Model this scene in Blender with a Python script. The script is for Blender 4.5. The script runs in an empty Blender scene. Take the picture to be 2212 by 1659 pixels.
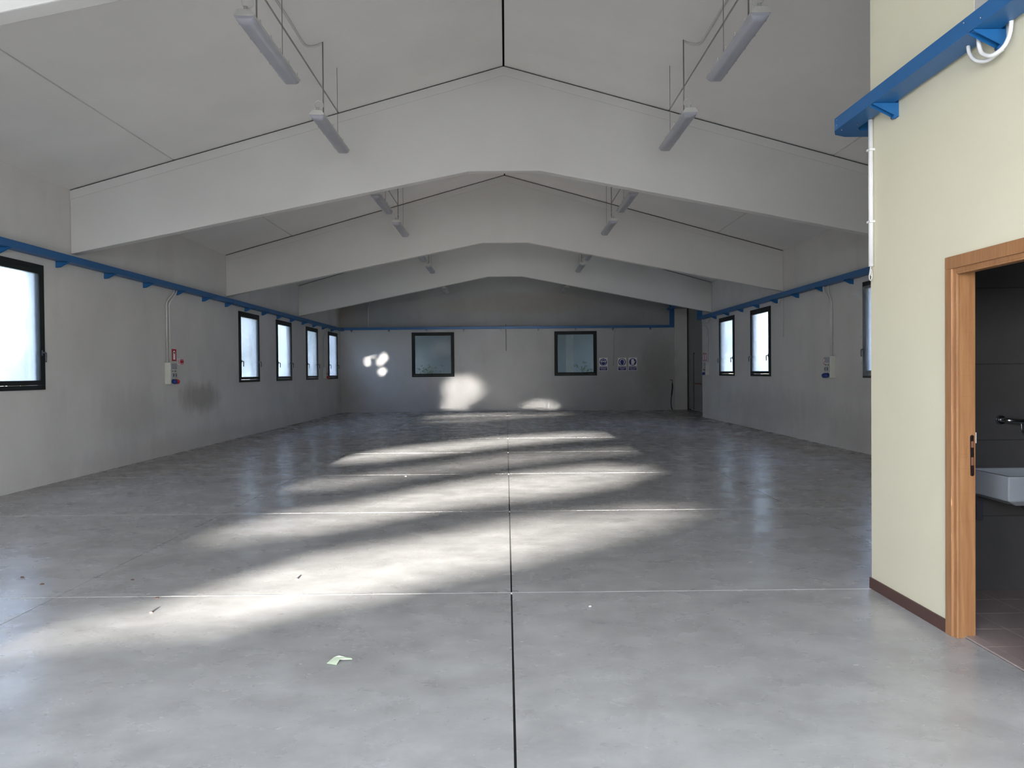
import bpy, bmesh, math, random
from mathutils import Vector, Matrix

S = bpy.context.scene
COL = S.collection
rnd = random.Random(7)

# ------------------------------------------------------------------ camera
cam_d = bpy.data.cameras.new('camera')
cam = bpy.data.objects.new('camera', cam_d)
COL.objects.link(cam)
S.camera = cam
cam_d.sensor_width = 36.0
cam_d.lens = 36.0 * 1790.0 / 2212.0
cam_d.clip_end = 400
PITCH, YAW, ROLL = 0.0139, 0.0068, -0.0089
_f = Vector((math.sin(YAW) * math.cos(PITCH), math.cos(YAW) * math.cos(PITCH), -math.sin(PITCH)))
_r0 = Vector((math.cos(YAW), -math.sin(YAW), 0))
_u0 = _r0.cross(_f)
_r = _r0 * math.cos(ROLL) + _u0 * math.sin(ROLL)
_u = -_r0 * math.sin(ROLL) + _u0 * math.cos(ROLL)
cam.matrix_world = Matrix(((_r.x, _u.x, -_f.x, 0), (_r.y, _u.y, -_f.y, 0), (_r.z, _u.z, -_f.z, 1.52), (0, 0, 0, 1)))

# ------------------------------------------------------------------ sky
world = bpy.data.worlds.new('sky')
S.world = world
world.use_nodes = True
wn, wl = world.node_tree.nodes, world.node_tree.links
wn.clear()
w_out = wn.new('ShaderNodeOutputWorld')
w_bg = wn.new('ShaderNodeBackground')
w_geo = wn.new('ShaderNodeTexCoord')
w_sep = wn.new('ShaderNodeSeparateXYZ')
w_ramp = wn.new('ShaderNodeValToRGB')
# clear low-sun sky: pale and bright at the horizon, deeper overhead
for q, (pos, colr) in enumerate(((0.0, (0.96, 0.98, 1.0)), (0.18, (0.80, 0.87, 0.98)), (0.45, (0.48, 0.55, 0.65)), (1.0, (0.34, 0.43, 0.56)))):
    el = w_ramp.color_ramp.elements[q] if q < 2 else w_ramp.color_ramp.elements.new(pos)
    el.position = pos
    el.color = colr + (1,)
wl.new(w_geo.outputs['Generated'], w_sep.inputs[0])
wl.new(w_sep.outputs['Z'], w_ramp.inputs['Fac'])
wl.new(w_ramp.outputs['Color'], w_bg.inputs['Color'])
SKY = 19.5
w_bg.inputs['Strength'].default_value = SKY
wl.new(w_bg.outputs[0], w_out.inputs[0])

# ------------------------------------------------------------------ sun: low, straight through the open front door
TAN = 0.05
sun_d = bpy.data.lights.new('sun', 'SUN')
sun_d.energy = 130.0
sun_d.angle = math.radians(0.27)
sun_d.color = (1.0, 0.965, 0.90)
sun = bpy.data.objects.new('sun', sun_d)
COL.objects.link(sun)
sun.location = (0, -60, 8)
sun.rotation_euler = Vector((0, 1, -TAN)).to_track_quat('-Z', 'Y').to_euler()

# sampling portal filling the real entrance opening (guides sky light, emits nothing itself)
por_d = bpy.data.lights.new('entrance_sky_portal', 'AREA')
por_d.shape = 'RECTANGLE'
por_d.size, por_d.size_y = 5.5, 3.4
por_d.cycles.is_portal = True
por = bpy.data.objects.new('entrance_sky_portal', por_d)
COL.objects.link(por)
por.location = (-0.227, -1.46, 1.7)
por.rotation_euler = (math.radians(90), 0, 0)

# ------------------------------------------------------------------ exposure
S.view_settings.view_transform = 'Standard'
S.view_settings.look = 'None'
S.view_settings.exposure = 0.43
S.view_settings.gamma = 1.0
S.view_settings.use_curve_mapping = False
S.cycles.use_guiding = True
S.cycles.use_light_tree = False
S.cycles.max_bounces = 7
S.cycles.diffuse_bounces = 5
S.cycles.glossy_bounces = 3
S.cycles.transmission_bounces = 6
S.cycles.sample_clamp_indirect = 6.0

# ------------------------------------------------------------------ materials
def nt(name):
    m = bpy.data.materials.new(name)
    m.use_nodes = True
    n, l = m.node_tree.nodes, m.node_tree.links
    b = n['Principled BSDF']
    return m, n, l, b

def mat(name, col, rough=0.6, metal=0.0, var=0.08, scale=6.0, bump=0.0, spec=0.5):
    m, n, l, b = nt(name)
    b.inputs['Roughness'].default_value = rough
    b.inputs['Metallic'].default_value = metal
    b.inputs['Specular IOR Level'].default_value = spec
    g = n.new('ShaderNodeNewGeometry')
    t = n.new('ShaderNodeTexNoise')
    t.inputs['Scale'].default_value = scale
    t.inputs['Detail'].default_value = 4
    l.new(g.outputs['Position'], t.inputs['Vector'])
    r = n.new('ShaderNodeValToRGB')
    r.color_ramp.elements[0].position = 0.3
    r.color_ramp.elements[1].position = 0.7
    r.color_ramp.elements[0].color = tuple(c * (1 - var) for c in col) + (1,)
    r.color_ramp.elements[1].color = tuple(min(1, c * (1 + var)) for c in col) + (1,)
    l.new(t.outputs['Fac'], r.inputs['Fac'])
    l.new(r.outputs['Color'], b.inputs['Base Color'])
    if bump:
        bp = n.new('ShaderNodeBump')
        bp.inputs['Strength'].default_value = bump
        bp.inputs['Distance'].default_value = 0.01
        l.new(t.outputs['Fac'], bp.inputs['Height'])
        l.new(bp.outputs[0], b.inputs['Normal'])
    return m

def nnoise(n, l, vec, scale, detail=5.0, rough=0.55, dist=0.0):
    t = n.new('ShaderNodeTexNoise')
    t.inputs['Scale'].default_value = scale
    t.inputs['Detail'].default_value = detail
    t.inputs['Roughness'].default_value = rough
    t.inputs['Distortion'].default_value = dist
    l.new(vec, t.inputs['Vector'])
    return t.outputs['Fac']

def nmap(n, l, val, a, b, c, d):
    t = n.new('ShaderNodeMapRange')
    t.inputs['From Min'].default_value = a
    t.inputs['From Max'].default_value = b
    t.inputs['To Min'].default_value = c
    t.inputs['To Max'].default_value = d
    l.new(val, t.inputs['Value'])
    return t.outputs[0]

def nmath(n, l, op, a, b=None):
    t = n.new('ShaderNodeMath')
    t.operation = op
    for i, v in enumerate((a, b)):
        if v is None:
            continue
        if isinstance(v, (int, float)):
            t.inputs[i].default_value = v
        else:
            l.new(v, t.inputs[i])
    return t.outputs[0]

def nmix(n, l, fac, a, b):
    t = n.new('ShaderNodeMix')
    t.data_type = 'RGBA'
    if isinstance(fac, (int, float)):
        t.inputs[0].default_value = fac
    else:
        l.new(fac, t.inputs[0])
    for i, v in ((6, a), (7, b)):
        if isinstance(v, tuple):
            t.inputs[i].default_value = v if len(v) == 4 else v + (1,)
        else:
            l.new(v, t.inputs[i])
    return t.outputs[2]

def scaled(n, l, sc):
    g = n.new('ShaderNodeNewGeometry')
    mp = n.new('ShaderNodeMapping')
    mp.inputs['Scale'].default_value = sc
    l.new(g.outputs['Position'], mp.inputs['Vector'])
    return mp.outputs[0]

def plaster(name, light, dark, grime, spots=(), gamt=0.32, runs=(1.4, 1.4, 0.6)):
    """painted plaster: mottling, vertical runs, grime patches; spots = (centre, radii, strength, colour)"""
    m, n, l, b = nt(name)
    b.inputs['Roughness'].default_value = 0.85
    b.inputs['Specular IOR Level'].default_value = 0.2
    p = scaled(n, l, (1, 1, 1))
    pv = scaled(n, l, runs)
    a1 = nmap(n, l, nnoise(n, l, p, 0.9, 6), 0.35, 0.7, 0, 1)
    c = nmix(n, l, a1, light, dark)
    a2 = nmap(n, l, nnoise(n, l, pv, 1.3, 6, 0.6), 0.52, 0.78, 0, gamt)
    c = nmix(n, l, a2, c, grime)
    a3 = nmap(n, l, nnoise(n, l, p, 28.0, 3), 0.68, 0.76, 0, 0.35)
    c = nmix(n, l, a3, c, grime)
    edge = nnoise(n, l, pv, 3.0, 6, 0.65)
    for ctr, rad, st, colr in spots:
        mp = n.new('ShaderNodeMapping')
        mp.inputs['Location'].default_value = tuple(-ctr[i] / rad[i] for i in range(3))
        mp.inputs['Scale'].default_value = tuple(1.0 / r for r in rad)
        g = n.new('ShaderNodeNewGeometry')
        l.new(g.outputs['Position'], mp.inputs['Vector'])
        ln = n.new('ShaderNodeVectorMath')
        ln.operation = 'LENGTH'
        l.new(mp.outputs[0], ln.inputs[0])
        d = nmath(n, l, 'ADD', ln.outputs['Value'], nmath(n, l, 'MULTIPLY', edge, -1.2))
        c = nmix(n, l, nmap(n, l, d, 0.55, -0.15, 0, st), c, colr)
    l.new(c, b.inputs['Base Color'])
    bp = n.new('ShaderNodeBump')
    bp.inputs['Strength'].default_value = 0.12
    bp.inputs['Distance'].default_value = 0.01
    l.new(nnoise(n, l, p, 14.0, 4), bp.inputs['Height'])
    l.new(bp.outputs[0], b.inputs['Normal'])
    return m

M = {}
GR = (0.33, 0.30, 0.27)
M['wall'] = plaster('wall_plaster', (0.64, 0.615, 0.585), (0.58, 0.56, 0.53), (0.46, 0.44, 0.41), spots=(
    ((-6.475, 17.6, 1.07), (1.0, 1.25, 0.33), 0.85, (0.36, 0.34, 0.315)),
    ((-6.475, 14.3, 0.85), (1.0, 1.4, 0.5), 0.35, (0.42, 0.40, 0.37)),
    ((-6.475, 18.5, 0.1), (1.0, 7.0, 0.35), 0.35, (0.40, 0.37, 0.33)),
    ((1.2, 32.5, 4.05), (2.6, 1.0, 0.42), 0.8, (0.36, 0.29, 0.22)),
    ((-1.5, 32.5, 3.95), (2.0, 1.0, 0.3), 0.5, (0.40, 0.34, 0.27)),
    ((-6.2, 32.5, 3.9), (0.7, 1.0, 0.9), 0.7, (0.40, 0.33, 0.26)),
    ((-6.0, 32.5, 0.9), (0.9, 1.0, 0.8), 0.55, (0.46, 0.41, 0.35)),
    ((5.9, 32.5, 1.6), (0.8, 1.0, 1.4), 0.6, (0.38, 0.33, 0.28)),
    ((6.465, 15.3, 1.28), (1.0, 0.9, 0.6), 0.35, (0.50, 0.48, 0.44)),
    ((6.465, 20.5, 0.6), (1.0, 4.5, 0.5), 0.4, (0.42, 0.40, 0.37)),
    ((6.465, 15.3, 0.4), (1.0, 1.3, 0.45), 0.45, (0.44, 0.42, 0.38))))
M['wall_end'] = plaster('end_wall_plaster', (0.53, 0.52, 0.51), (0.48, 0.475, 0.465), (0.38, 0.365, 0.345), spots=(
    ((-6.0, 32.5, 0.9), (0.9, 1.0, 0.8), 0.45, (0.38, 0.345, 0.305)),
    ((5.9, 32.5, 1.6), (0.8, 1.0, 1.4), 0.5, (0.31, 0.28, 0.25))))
M['beam'] = plaster('beam_concrete', (0.60, 0.585, 0.565), (0.57, 0.555, 0.535), (0.50, 0.485, 0.465), gamt=0.12, runs=(0.7, 0.7, 0.7))
M['roof'] = plaster('roof_panel_concrete', (0.79, 0.765, 0.745), (0.74, 0.72, 0.70), (0.66, 0.645, 0.635), gamt=0.2, runs=(0.5, 0.5, 0.5))
M['gable'] = plaster('dark_gable_plaster', (0.34, 0.34, 0.34), (0.30, 0.30, 0.30), (0.26, 0.25, 0.24), spots=(
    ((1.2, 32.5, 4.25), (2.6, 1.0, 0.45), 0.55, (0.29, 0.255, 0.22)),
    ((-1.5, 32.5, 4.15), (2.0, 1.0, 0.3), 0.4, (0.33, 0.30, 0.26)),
    ((-6.2, 32.5, 4.1), (0.7, 1.0, 0.9), 0.5, (0.32, 0.28, 0.24))))  # gable toned darker than the end wall, with brown grime spots
M['cream'] = plaster('cream_paint', (0.70, 0.655, 0.50), (0.67, 0.625, 0.475), (0.62, 0.575, 0.43), gamt=0.18, runs=(0.8, 0.8, 0.5))
M['greywall'] = plaster('grey_upper_wall', (0.52, 0.50, 0.47), (0.47, 0.46, 0.43), (0.40, 0.38, 0.36))
M['black'] = mat('black_joint', (0.015, 0.014, 0.014), 0.9)

def floor_mat():
    m, n, l, b = nt('polished_concrete')
    p = scaled(n, l, (1, 1, 1))
    pst = scaled(n, l, (0.8, 1.0, 1))
    f1 = nmap(n, l, nnoise(n, l, pst, 0.7, 6, 0.6), 0.28, 0.72, 0, 1)
    c = nmix(n, l, f1, (0.335, 0.328, 0.323), (0.445, 0.437, 0.431))
    f2 = nmap(n, l, nnoise(n, l, pst, 2.3, 6, 0.62), 0.42, 0.78, 0, 0.75)
    c = nmix(n, l, f2, c, (0.255, 0.247, 0.243))
    f5 = nmap(n, l, nnoise(n, l, p, 5.5, 5, 0.6), 0.46, 0.80, 0, 0.65)
    c = nmix(n, l, f5, c, (0.265, 0.255, 0.25))
    f4 = nmap(n, l, nnoise(n, l, p, 1.6, 5, 0.6), 0.48, 0.82, 0, 0.7)
    c = nmix(n, l, f4, c, (0.52, 0.512, 0.51))
    f6 = nmap(n, l, nnoise(n, l, p, 11.0, 5, 0.6), 0.50, 0.85, 0, 0.55)
    c = nmix(n, l, f6, c, (0.50, 0.492, 0.488))
    # small dark scuffs and stains
    f3 = nmap(n, l, nnoise(n, l, p, 17.0, 5, 0.68), 0.60, 0.74, 0, 0.75)
    f3 = nmath(n, l, 'MULTIPLY', f3, nmap(n, l, nnoise(n, l, p, 2.6, 3), 0.45, 0.65, 0.15, 1.0))
    c = nmix(n, l, f3, c, (0.17, 0.155, 0.148))
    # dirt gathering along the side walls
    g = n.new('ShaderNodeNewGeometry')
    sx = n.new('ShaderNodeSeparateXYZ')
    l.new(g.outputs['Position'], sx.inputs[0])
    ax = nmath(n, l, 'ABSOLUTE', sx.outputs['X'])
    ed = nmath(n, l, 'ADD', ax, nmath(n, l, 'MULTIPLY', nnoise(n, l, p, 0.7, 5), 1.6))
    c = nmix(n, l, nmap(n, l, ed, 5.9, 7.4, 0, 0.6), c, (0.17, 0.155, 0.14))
    l.new(c, b.inputs['Base Color'])
    l.new(nmap(n, l, nnoise(n, l, pst, 2.4, 6), 0.3, 0.7, 0.20, 0.34), b.inputs['Roughness'])
    b.inputs['Specular IOR Level'].default_value = 0.5
    bp = n.new('ShaderNodeBump')
    bp.inputs['Strength'].default_value = 0.10
    bp.inputs['Distance'].default_value = 0.01
    l.new(nnoise(n, l, pst, 3.0, 4), bp.inputs['Height'])
    l.new(bp.outputs[0], b.inputs['Normal'])
    return m
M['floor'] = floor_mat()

def wood_mat():
    m, n, l, b = nt('varnished_wood')
    p = scaled(n, l, (9, 9, 0.55))
    f = nmap(n, l, nnoise(n, l, p, 5.0, 6, 0.6, 0.6), 0.35, 0.68, 0, 1)
    c = nmix(n, l, f, (0.38, 0.19, 0.082), (0.29, 0.13, 0.052))
    p2 = scaled(n, l, (3, 3, 40))
    f2 = nmap(n, l, nnoise(n, l, p2, 2.0, 3), 0.62, 0.75, 0, 0.35)
    c = nmix(n, l, f2, c, (0.26, 0.11, 0.042))
    l.new(c, b.inputs['Base Color'])
    b.inputs['Roughness'].default_value = 0.38
    return m
M['wood'] = wood_mat()
M['skirt'] = mat('dark_brown_skirting', (0.085, 0.04, 0.032), 0.5)
M['blue'] = mat('blue_enamel', (0.009, 0.105, 0.29), 0.42, var=0.06, scale=3)
M['frame'] = mat('dark_green_aluminium', (0.008, 0.012, 0.011), 0.55, spec=0.25)
M['handle'] = mat('black_handle', (0.008, 0.008, 0.010), 0.35)
M['pvc'] = mat('light_grey_pvc', (0.56, 0.55, 0.53), 0.45)
M['white_pvc'] = mat('white_pvc', (0.74, 0.73, 0.72), 0.4)
M['rod'] = mat('galvanised_rod', (0.22, 0.21, 0.20), 0.45, metal=0.6)
M['housing'] = mat('grey_lamp_housing', (0.50, 0.49, 0.46), 0.5)
M['diffuser'] = mat('lilac_grey_diffuser', (0.36, 0.36, 0.40), 0.28, var=0.04)
M['box'] = mat('beige_plastic', (0.60, 0.60, 0.53), 0.45)
M['grey_plastic'] = mat('grey_plastic', (0.33, 0.33, 0.36), 0.35)
M['dark_plastic'] = mat('dark_plastic', (0.06, 0.06, 0.07), 0.4)
M['sock_blue'] = mat('socket_blue', (0.012, 0.035, 0.19), 0.4)
M['sock_red'] = mat('socket_red', (0.45, 0.015, 0.03), 0.4)
M['sign_white'] = mat('sign_white', (0.95, 0.94, 0.93), 0.45, var=0.02)
M['sign_blue'] = mat('sign_blue', (0.016, 0.02, 0.22), 0.45, var=0.04)
M['sign_red'] = mat('sign_red', (0.42, 0.012, 0.025), 0.45, var=0.04)
M['metal_door'] = mat('grey_green_door', (0.24, 0.245, 0.225), 0.5)
M['dark_metal'] = mat('dark_door_guide', (0.035, 0.03, 0.028), 0.5)
M['rust'] = mat('orange_bar', (0.20, 0.085, 0.05), 0.6)
M['rubber'] = mat('black_rubber', (0.012, 0.012, 0.013), 0.6)
M['bronze'] = mat('dark_bronze', (0.05, 0.03, 0.028), 0.35, metal=0.7)
M['chrome'] = mat('chrome', (0.6, 0.6, 0.62), 0.2, metal=1.0)
M['ceramic'] = mat('white_ceramic', (0.42, 0.44, 0.47), 0.12, var=0.02)
M['tile'] = mat('dark_wall_tile', (0.10, 0.095, 0.092), 0.22, var=0.03)
M['tile_floor'] = mat('pinkish_floor_tile', (0.36, 0.285, 0.265), 0.35, var=0.08)
M['grout'] = mat('grout', (0.06, 0.058, 0.055), 0.9)
M['leaf_pale'] = mat('pale_green_leaf', (0.60, 0.68, 0.50), 0.6)
M['chip'] = mat('pale_chip', (0.68, 0.66, 0.62), 0.8)
M['chip_dark'] = mat('dark_crumb', (0.10, 0.06, 0.045), 0.9)
M['bounce_forecourt'] = mat('bounce_forecourt', (0.70, 0.68, 0.64), 0.9, var=0.15, scale=1.5)  # unseen ground, paled to bounce light up to the ceiling
M['grass'] = mat('grass', (0.14, 0.18, 0.07), 0.9, var=0.3, scale=1.2)
M['bark'] = mat('bark', (0.10, 0.075, 0.055), 0.9, var=0.3, scale=5)
M['pale_board'] = mat('bounce_board', (0.50, 0.46, 0.40), 0.8, var=0.15, scale=3)  # pale tone lets the added boards bounce light indoors
M['yard'] = mat('yard_concrete', (0.34, 0.35, 0.36), 0.9, var=0.12, scale=0.8)
M['outer'] = mat('outer_render', (0.55, 0.53, 0.50), 0.9)

def leaf_mat(name, col):
    m, n, l, b = nt(name)
    b.inputs['Base Color'].default_value = col + (1,)
    b.inputs['Roughness'].default_value = 0.6
    g = n.new('ShaderNodeNewGeometry')
    c = nmix(n, l, nnoise(n, l, g.outputs['Position'], 2.5, 3), tuple(v * 0.6 for v in col), tuple(v * 1.5 for v in col))
    l.new(c, b.inputs['Base Color'])
    return m
M['leaf'] = leaf_mat('green_leaf', (0.10, 0.16, 0.045))
M['leaf2'] = leaf_mat('autumn_leaf', (0.22, 0.20, 0.06))

def frosted(name, col, rough):
    m, n, l, b = nt(name)
    b.inputs['Base Color'].default_value = col + (1,)
    b.inputs['Transmission Weight'].default_value = 1.0
    b.inputs['IOR'].default_value = 1.45
    p = scaled(n, l, (1, 1, 1))
    l.new(nmap(n, l, nnoise(n, l, p, 3.0, 3), 0.3, 0.7, rough * 0.9, rough * 1.1), b.inputs['Roughness'])
    return m
M['frost'] = frosted('frosted_glass', (0.36, 0.425, 0.56), 0.24)
M['clear'] = frosted('grey_tinted_glass', (0.22, 0.27, 0.32), 0.07)

def plastic_sheet():
    m, n, l, b = nt('clear_plastic_film')
    out = n['Material Output']
    tr = n.new('ShaderNodeBsdfTransparent')
    tr.inputs[0].default_value = (0.93, 0.95, 0.97, 1)
    b.inputs['Base Color'].default_value = (0.75, 0.77, 0.80, 1)
    b.inputs['Roughness'].default_value = 0.25
    mx = n.new('ShaderNodeMixShader')
    p = scaled(n, l, (1, 6, 1))
    l.new(nmap(n, l, nnoise(n, l, p, 3.0, 3), 0.3, 0.7, 0.14, 0.34), mx.inputs[0])
    l.new(tr.outputs[0], mx.inputs[1])
    l.new(b.outputs[0], mx.inputs[2])
    l.new(mx.outputs[0], out.inputs[0])
    return m
M['film'] = plastic_sheet()

# ------------------------------------------------------------------ mesh helpers
class MB:
    def __init__(self):
        self.v, self.f, self.sm = [], [], []

    def box(self, x0, x1, y0, y1, z0, z1):
        i = len(self.v)
        self.v += [(x0, y0, z0), (x1, y0, z0), (x1, y1, z0), (x0, y1, z0), (x0, y0, z1), (x1, y0, z1), (x1, y1, z1), (x0, y1, z1)]
        self.f += [tuple(i + k for k in q) for q in ((0, 3, 2, 1), (4, 5, 6, 7), (0, 1, 5, 4), (1, 2, 6, 5), (2, 3, 7, 6), (3, 0, 4, 7))]
        self.sm += [False] * 6
        return self

    def prism(self, poly, axis, a0, a1):
        """poly: 2D points; extruded along axis 0/1/2 from a0 to a1"""
        i = len(self.v)
        k = len(poly)
        def P(q, a):
            if axis == 0:
                return (a, q[0], q[1])
            if axis == 1:
                return (q[0], a, q[1])
            return (q[0], q[1], a)
        self.v += [P(q, a0) for q in poly] + [P(q, a1) for q in poly]
        self.f.append(tuple(i + j for j in range(k)))
        self.f.append(tuple(i + k + j for j in reversed(range(k))))
        for j in range(k):
            self.f.append((i + j, i + (j + 1) % k, i + k + (j + 1) % k, i + k + j))
        self.sm += [False] * (k + 2)
        return self

    def tube(self, pts, r, n=8, cap=True):
        pts = [Vector(p) for p in pts]
        rs = r if isinstance(r, (list, tuple)) else [r] * len(pts)
        i0 = len(self.v)
        t0 = (pts[1] - pts[0]).normalized()
        ref = Vector((0, 0, 1)) if abs(t0.z) < 0.9 else Vector((1, 0, 0))
        nrm = t0.cross(ref).normalized()
        for k, p in enumerate(pts):
            a = pts[max(0, k - 1)]
            b = pts[min(len(pts) - 1, k + 1)]
            t = (b - a).normalized()
            nrm = (nrm - t * nrm.dot(t)).normalized()
            bi = t.cross(nrm)
            for j in range(n):
                an = 2 * math.pi * j / n
                q = p + (nrm * math.cos(an) + bi * math.sin(an)) * rs[k]
                self.v.append(tuple(q))
        for k in range(len(pts) - 1):
            for j in range(n):
                a = i0 + k * n + j
                b = i0 + k * n + (j + 1) % n
                self.f.append((a, b, b + n, a + n))
                self.sm.append(True)
        if cap:
            self.f.append(tuple(i0 + j for j in reversed(range(n))))
            e = i0 + (len(pts) - 1) * n
            self.f.append(tuple(e + j for j in range(n)))
            self.sm += [False, False]
        return self

    def build(self, name, m, parent=None, origin=None, bevel=0.0):
        me = bpy.data.meshes.new(name)
        vs = self.v
        if origin is None:
            xs, ys, zs = zip(*vs)
            origin = ((min(xs) + max(xs)) / 2, (min(ys) + max(ys)) / 2, min(zs))
        og = Vector(origin)
        me.from_pydata([tuple(Vector(p) - og) for p in vs], [], self.f)
        me.polygons.foreach_set('use_smooth', self.sm)
        bm = bmesh.new()
        bm.from_mesh(me)
        bmesh.ops.recalc_face_normals(bm, faces=bm.faces)
        if bevel:
            bmesh.ops.bevel(bm, geom=[e for e in bm.edges if len(e.link_faces) == 2 and e.calc_face_angle(0) > 0.6], offset=bevel, segments=2, profile=0.6, affect='EDGES')
        bm.to_mesh(me)
        bm.free()
        me.materials.append(m)
        o = bpy.data.objects.new(name, me)
        COL.objects.link(o)
        if parent is not None:
            o.parent = parent
            o.location = og - wloc(parent)
        else:
            o.location = og
        return o

def wloc(o):
    v = Vector((0, 0, 0))
    while o is not None:
        v += o.location
        o = o.parent
    return v

def empty(name, loc):
    o = bpy.data.objects.new(name, None)
    o.empty_display_size = 0.2
    o.location = loc
    COL.objects.link(o)
    return o

def tag(o, label=None, cat=None, group=None, kind=None):
    if label:
        o['label'] = label
    if cat:
        o['category'] = cat
    if group:
        o['group'] = group
    if kind:
        o['kind'] = kind
    return o

def struct(o, label, cat):
    return tag(o, label, cat, kind='structure')

def smooth_path(pts, sub=6):
    """Catmull-Rom through pts"""
    P = [Vector(p) for p in pts]
    out = []
    for i in range(len(P) - 1):
        p0 = P[max(i - 1, 0)]
        p1, p2 = P[i], P[i + 1]
        p3 = P[min(i + 2, len(P) - 1)]
        for s in range(sub):
            t = s / sub
            out.append(0.5 * ((2 * p1) + (p2 - p0) * t + (2 * p0 - 5 * p1 + 4 * p2 - p3) * t * t + (3 * p1 - p0 - 3 * p2 + p3) * t ** 3))
    out.append(P[-1])
    return out

# ------------------------------------------------------------------ dimensions (metres)
XL, XR, YB, YF = -6.475, 6.465, 32.49, -1.2
RIDGE, SLOPE = 6.10, 0.278
def roof_z(x):
    return RIDGE - SLOPE * abs(x)
BEAM_Y = [5.61, 12.42, 19.26, 26.0]
BEAM_T = 0.17

# ------------------------------------------------------------------ floor: slabs between saw-cut joints
JOINTS_Y = [2.34 + 3.363 * k for k in range(9)]
M['lit_joint'] = mat('painted_joint_light', (0.62, 0.61, 0.59), 0.9)
fl = MB().box(XL - 0.3, XR + 1.0, YF - 0.1, YB + 0.2, -0.25, -0.012).build('floor', M['black'])
struct(fl, 'wide grey polished concrete floor with saw-cut joints and sun streaks', 'floor')
fx = [XL - 0.02, -3.115, 0.022, 3.16, XR + 0.78]
fy = [YF - 0.1] + [2.34 + 3.363 * k for k in range(9)] + [YB + 0.02]
for i in range(len(fx) - 1):
    for j in range(len(fy) - 1):
        g = 0.003
        gx0 = 0.0055 if fx[i] == 0.022 else g
        gx1 = 0.0055 if fx[i + 1] == 0.022 else g
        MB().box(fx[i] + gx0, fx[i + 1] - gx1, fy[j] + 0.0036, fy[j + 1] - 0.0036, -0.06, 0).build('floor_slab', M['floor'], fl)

for jy in JOINTS_Y:  # pale strips paint the light caught on the cross joint edges
    MB().box(fx[0] + 0.02, XR, jy - 0.0035, jy + 0.0035, -0.012, 0.0005).build('lit_joint_line', M['lit_joint'], fl)

# ------------------------------------------------------------------ roof: panels with open joints under a roof deck
deck = MB()
deck.prism([(XL - 0.4, roof_z(XL - 0.4) + 0.14), (0, RIDGE + 0.14), (XR + 1.2, roof_z(XR + 1.2) + 0.14), (XR + 1.2, roof_z(XR + 1.2) + 0.3), (0, RIDGE + 0.32), (XL - 0.4, roof_z(XL - 0.4) + 0.3)], 1, YF - 0.3, YB + 0.3)
ceil = deck.build('ceiling', M['black'])
struct(ceil, 'pitched grey concrete panel ceiling rising to a dark ridge joint', 'ceiling')
cuts_x = [0.0, 2.47, 4.93, 7.2]
cuts_y = [YF - 0.2] + [y + BEAM_T / 2 for y in BEAM_Y] + [YB + 0.2]
for side in (-1, 1):
    for i in range(3):
        a = cuts_x[i] + (0.015 if i == 0 else 0.010)
        b = cuts_x[i + 1] - 0.010
        if i == 2:
            b = abs(XL) + 0.1 if side < 0 else XR + 0.1
        for j in range(len(cuts_y) - 1):
            xa, xb = side * a, side * b
            poly = [(xa, roof_z(xa)), (xb, roof_z(xb)), (xb, roof_z(xb) + 0.13), (xa, roof_z(xa) + 0.13)]
            MB().prism(poly, 1, cuts_y[j] + 0.004, cuts_y[j + 1] - 0.004).build('roof_panel', M['roof'], ceil)

# ------------------------------------------------------------------ walls with real openings
def wall_cells(mb, a0, a1, z0, z1, holes, put):
    xs = sorted({a0, a1} | {h[0] for h in holes} | {h[1] for h in holes})
    zs = sorted({z0, z1} | {h[2] for h in holes} | {h[3] for h in holes})
    for i in range(len(xs) - 1):
        for k in range(len(zs) - 1):
            cx, cz = (xs[i] + xs[i + 1]) / 2, (zs[k] + zs[k + 1]) / 2
            if any(h[0] < cx < h[1] and h[2] < cz < h[3] for h in holes):
                continue
            put(xs[i], xs[i + 1], zs[k], zs[k + 1])

def dedupe(o):
    bm = bmesh.new()
    bm.from_mesh(o.data)
    bmesh.ops.remove_doubles(bm, verts=bm.verts, dist=1e-5)
    seen, kill = {}, []
    for f in bm.faces:
        key = tuple(round(c, 4) for c in f.calc_center_median())
        if key in seen:
            kill += [f, seen[key]]
        else:
            seen[key] = f
    bmesh.ops.delete(bm, geom=list(set(kill)), context='FACES')
    bm.to_mesh(o.data)
    bm.free()
    return o

WW = 1.62
WZ0, WZ1 = 1.35, 3.06
left_w = [10.02, 20.13, 23.40, 26.88, 30.20]
right_w = [23.41, 20.20, 13.31]
RZ0, RZ1 = 1.38, 3.08
back_w = [-3.68, 1.905]
BZ0, BZ1 = 1.385, 3.105

w = MB()
wall_cells(w, YF, YB + 0.25, -0.05, 4.40, [(y, y + WW, WZ0, WZ1) for y in left_w], lambda a, b, c, d: w.box(XL - 0.25, XL, a, b, c, d))
wall_l = dedupe(w.build('wall_left', M['wall']))
struct(wall_l, 'off-white plaster side wall on the left with five dark-framed windows', 'wall')

DOOR_Y0 = 27.27
w = MB()
wall_cells(w, YF, DOOR_Y0, -0.05, 4.40, [(y, y + WW, RZ0, RZ1) for y in right_w], lambda a, b, c, d: w.box(XR, XR + 0.25, a, b, c, d))
w.box(XR, XR + 0.25, DOOR_Y0, YB + 0.25, 4.0, 4.40)
wall_r = dedupe(w.build('wall_right', M['wall']))
struct(wall_r, 'off-white plaster side wall on the right with tall frosted windows', 'wall')

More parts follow.
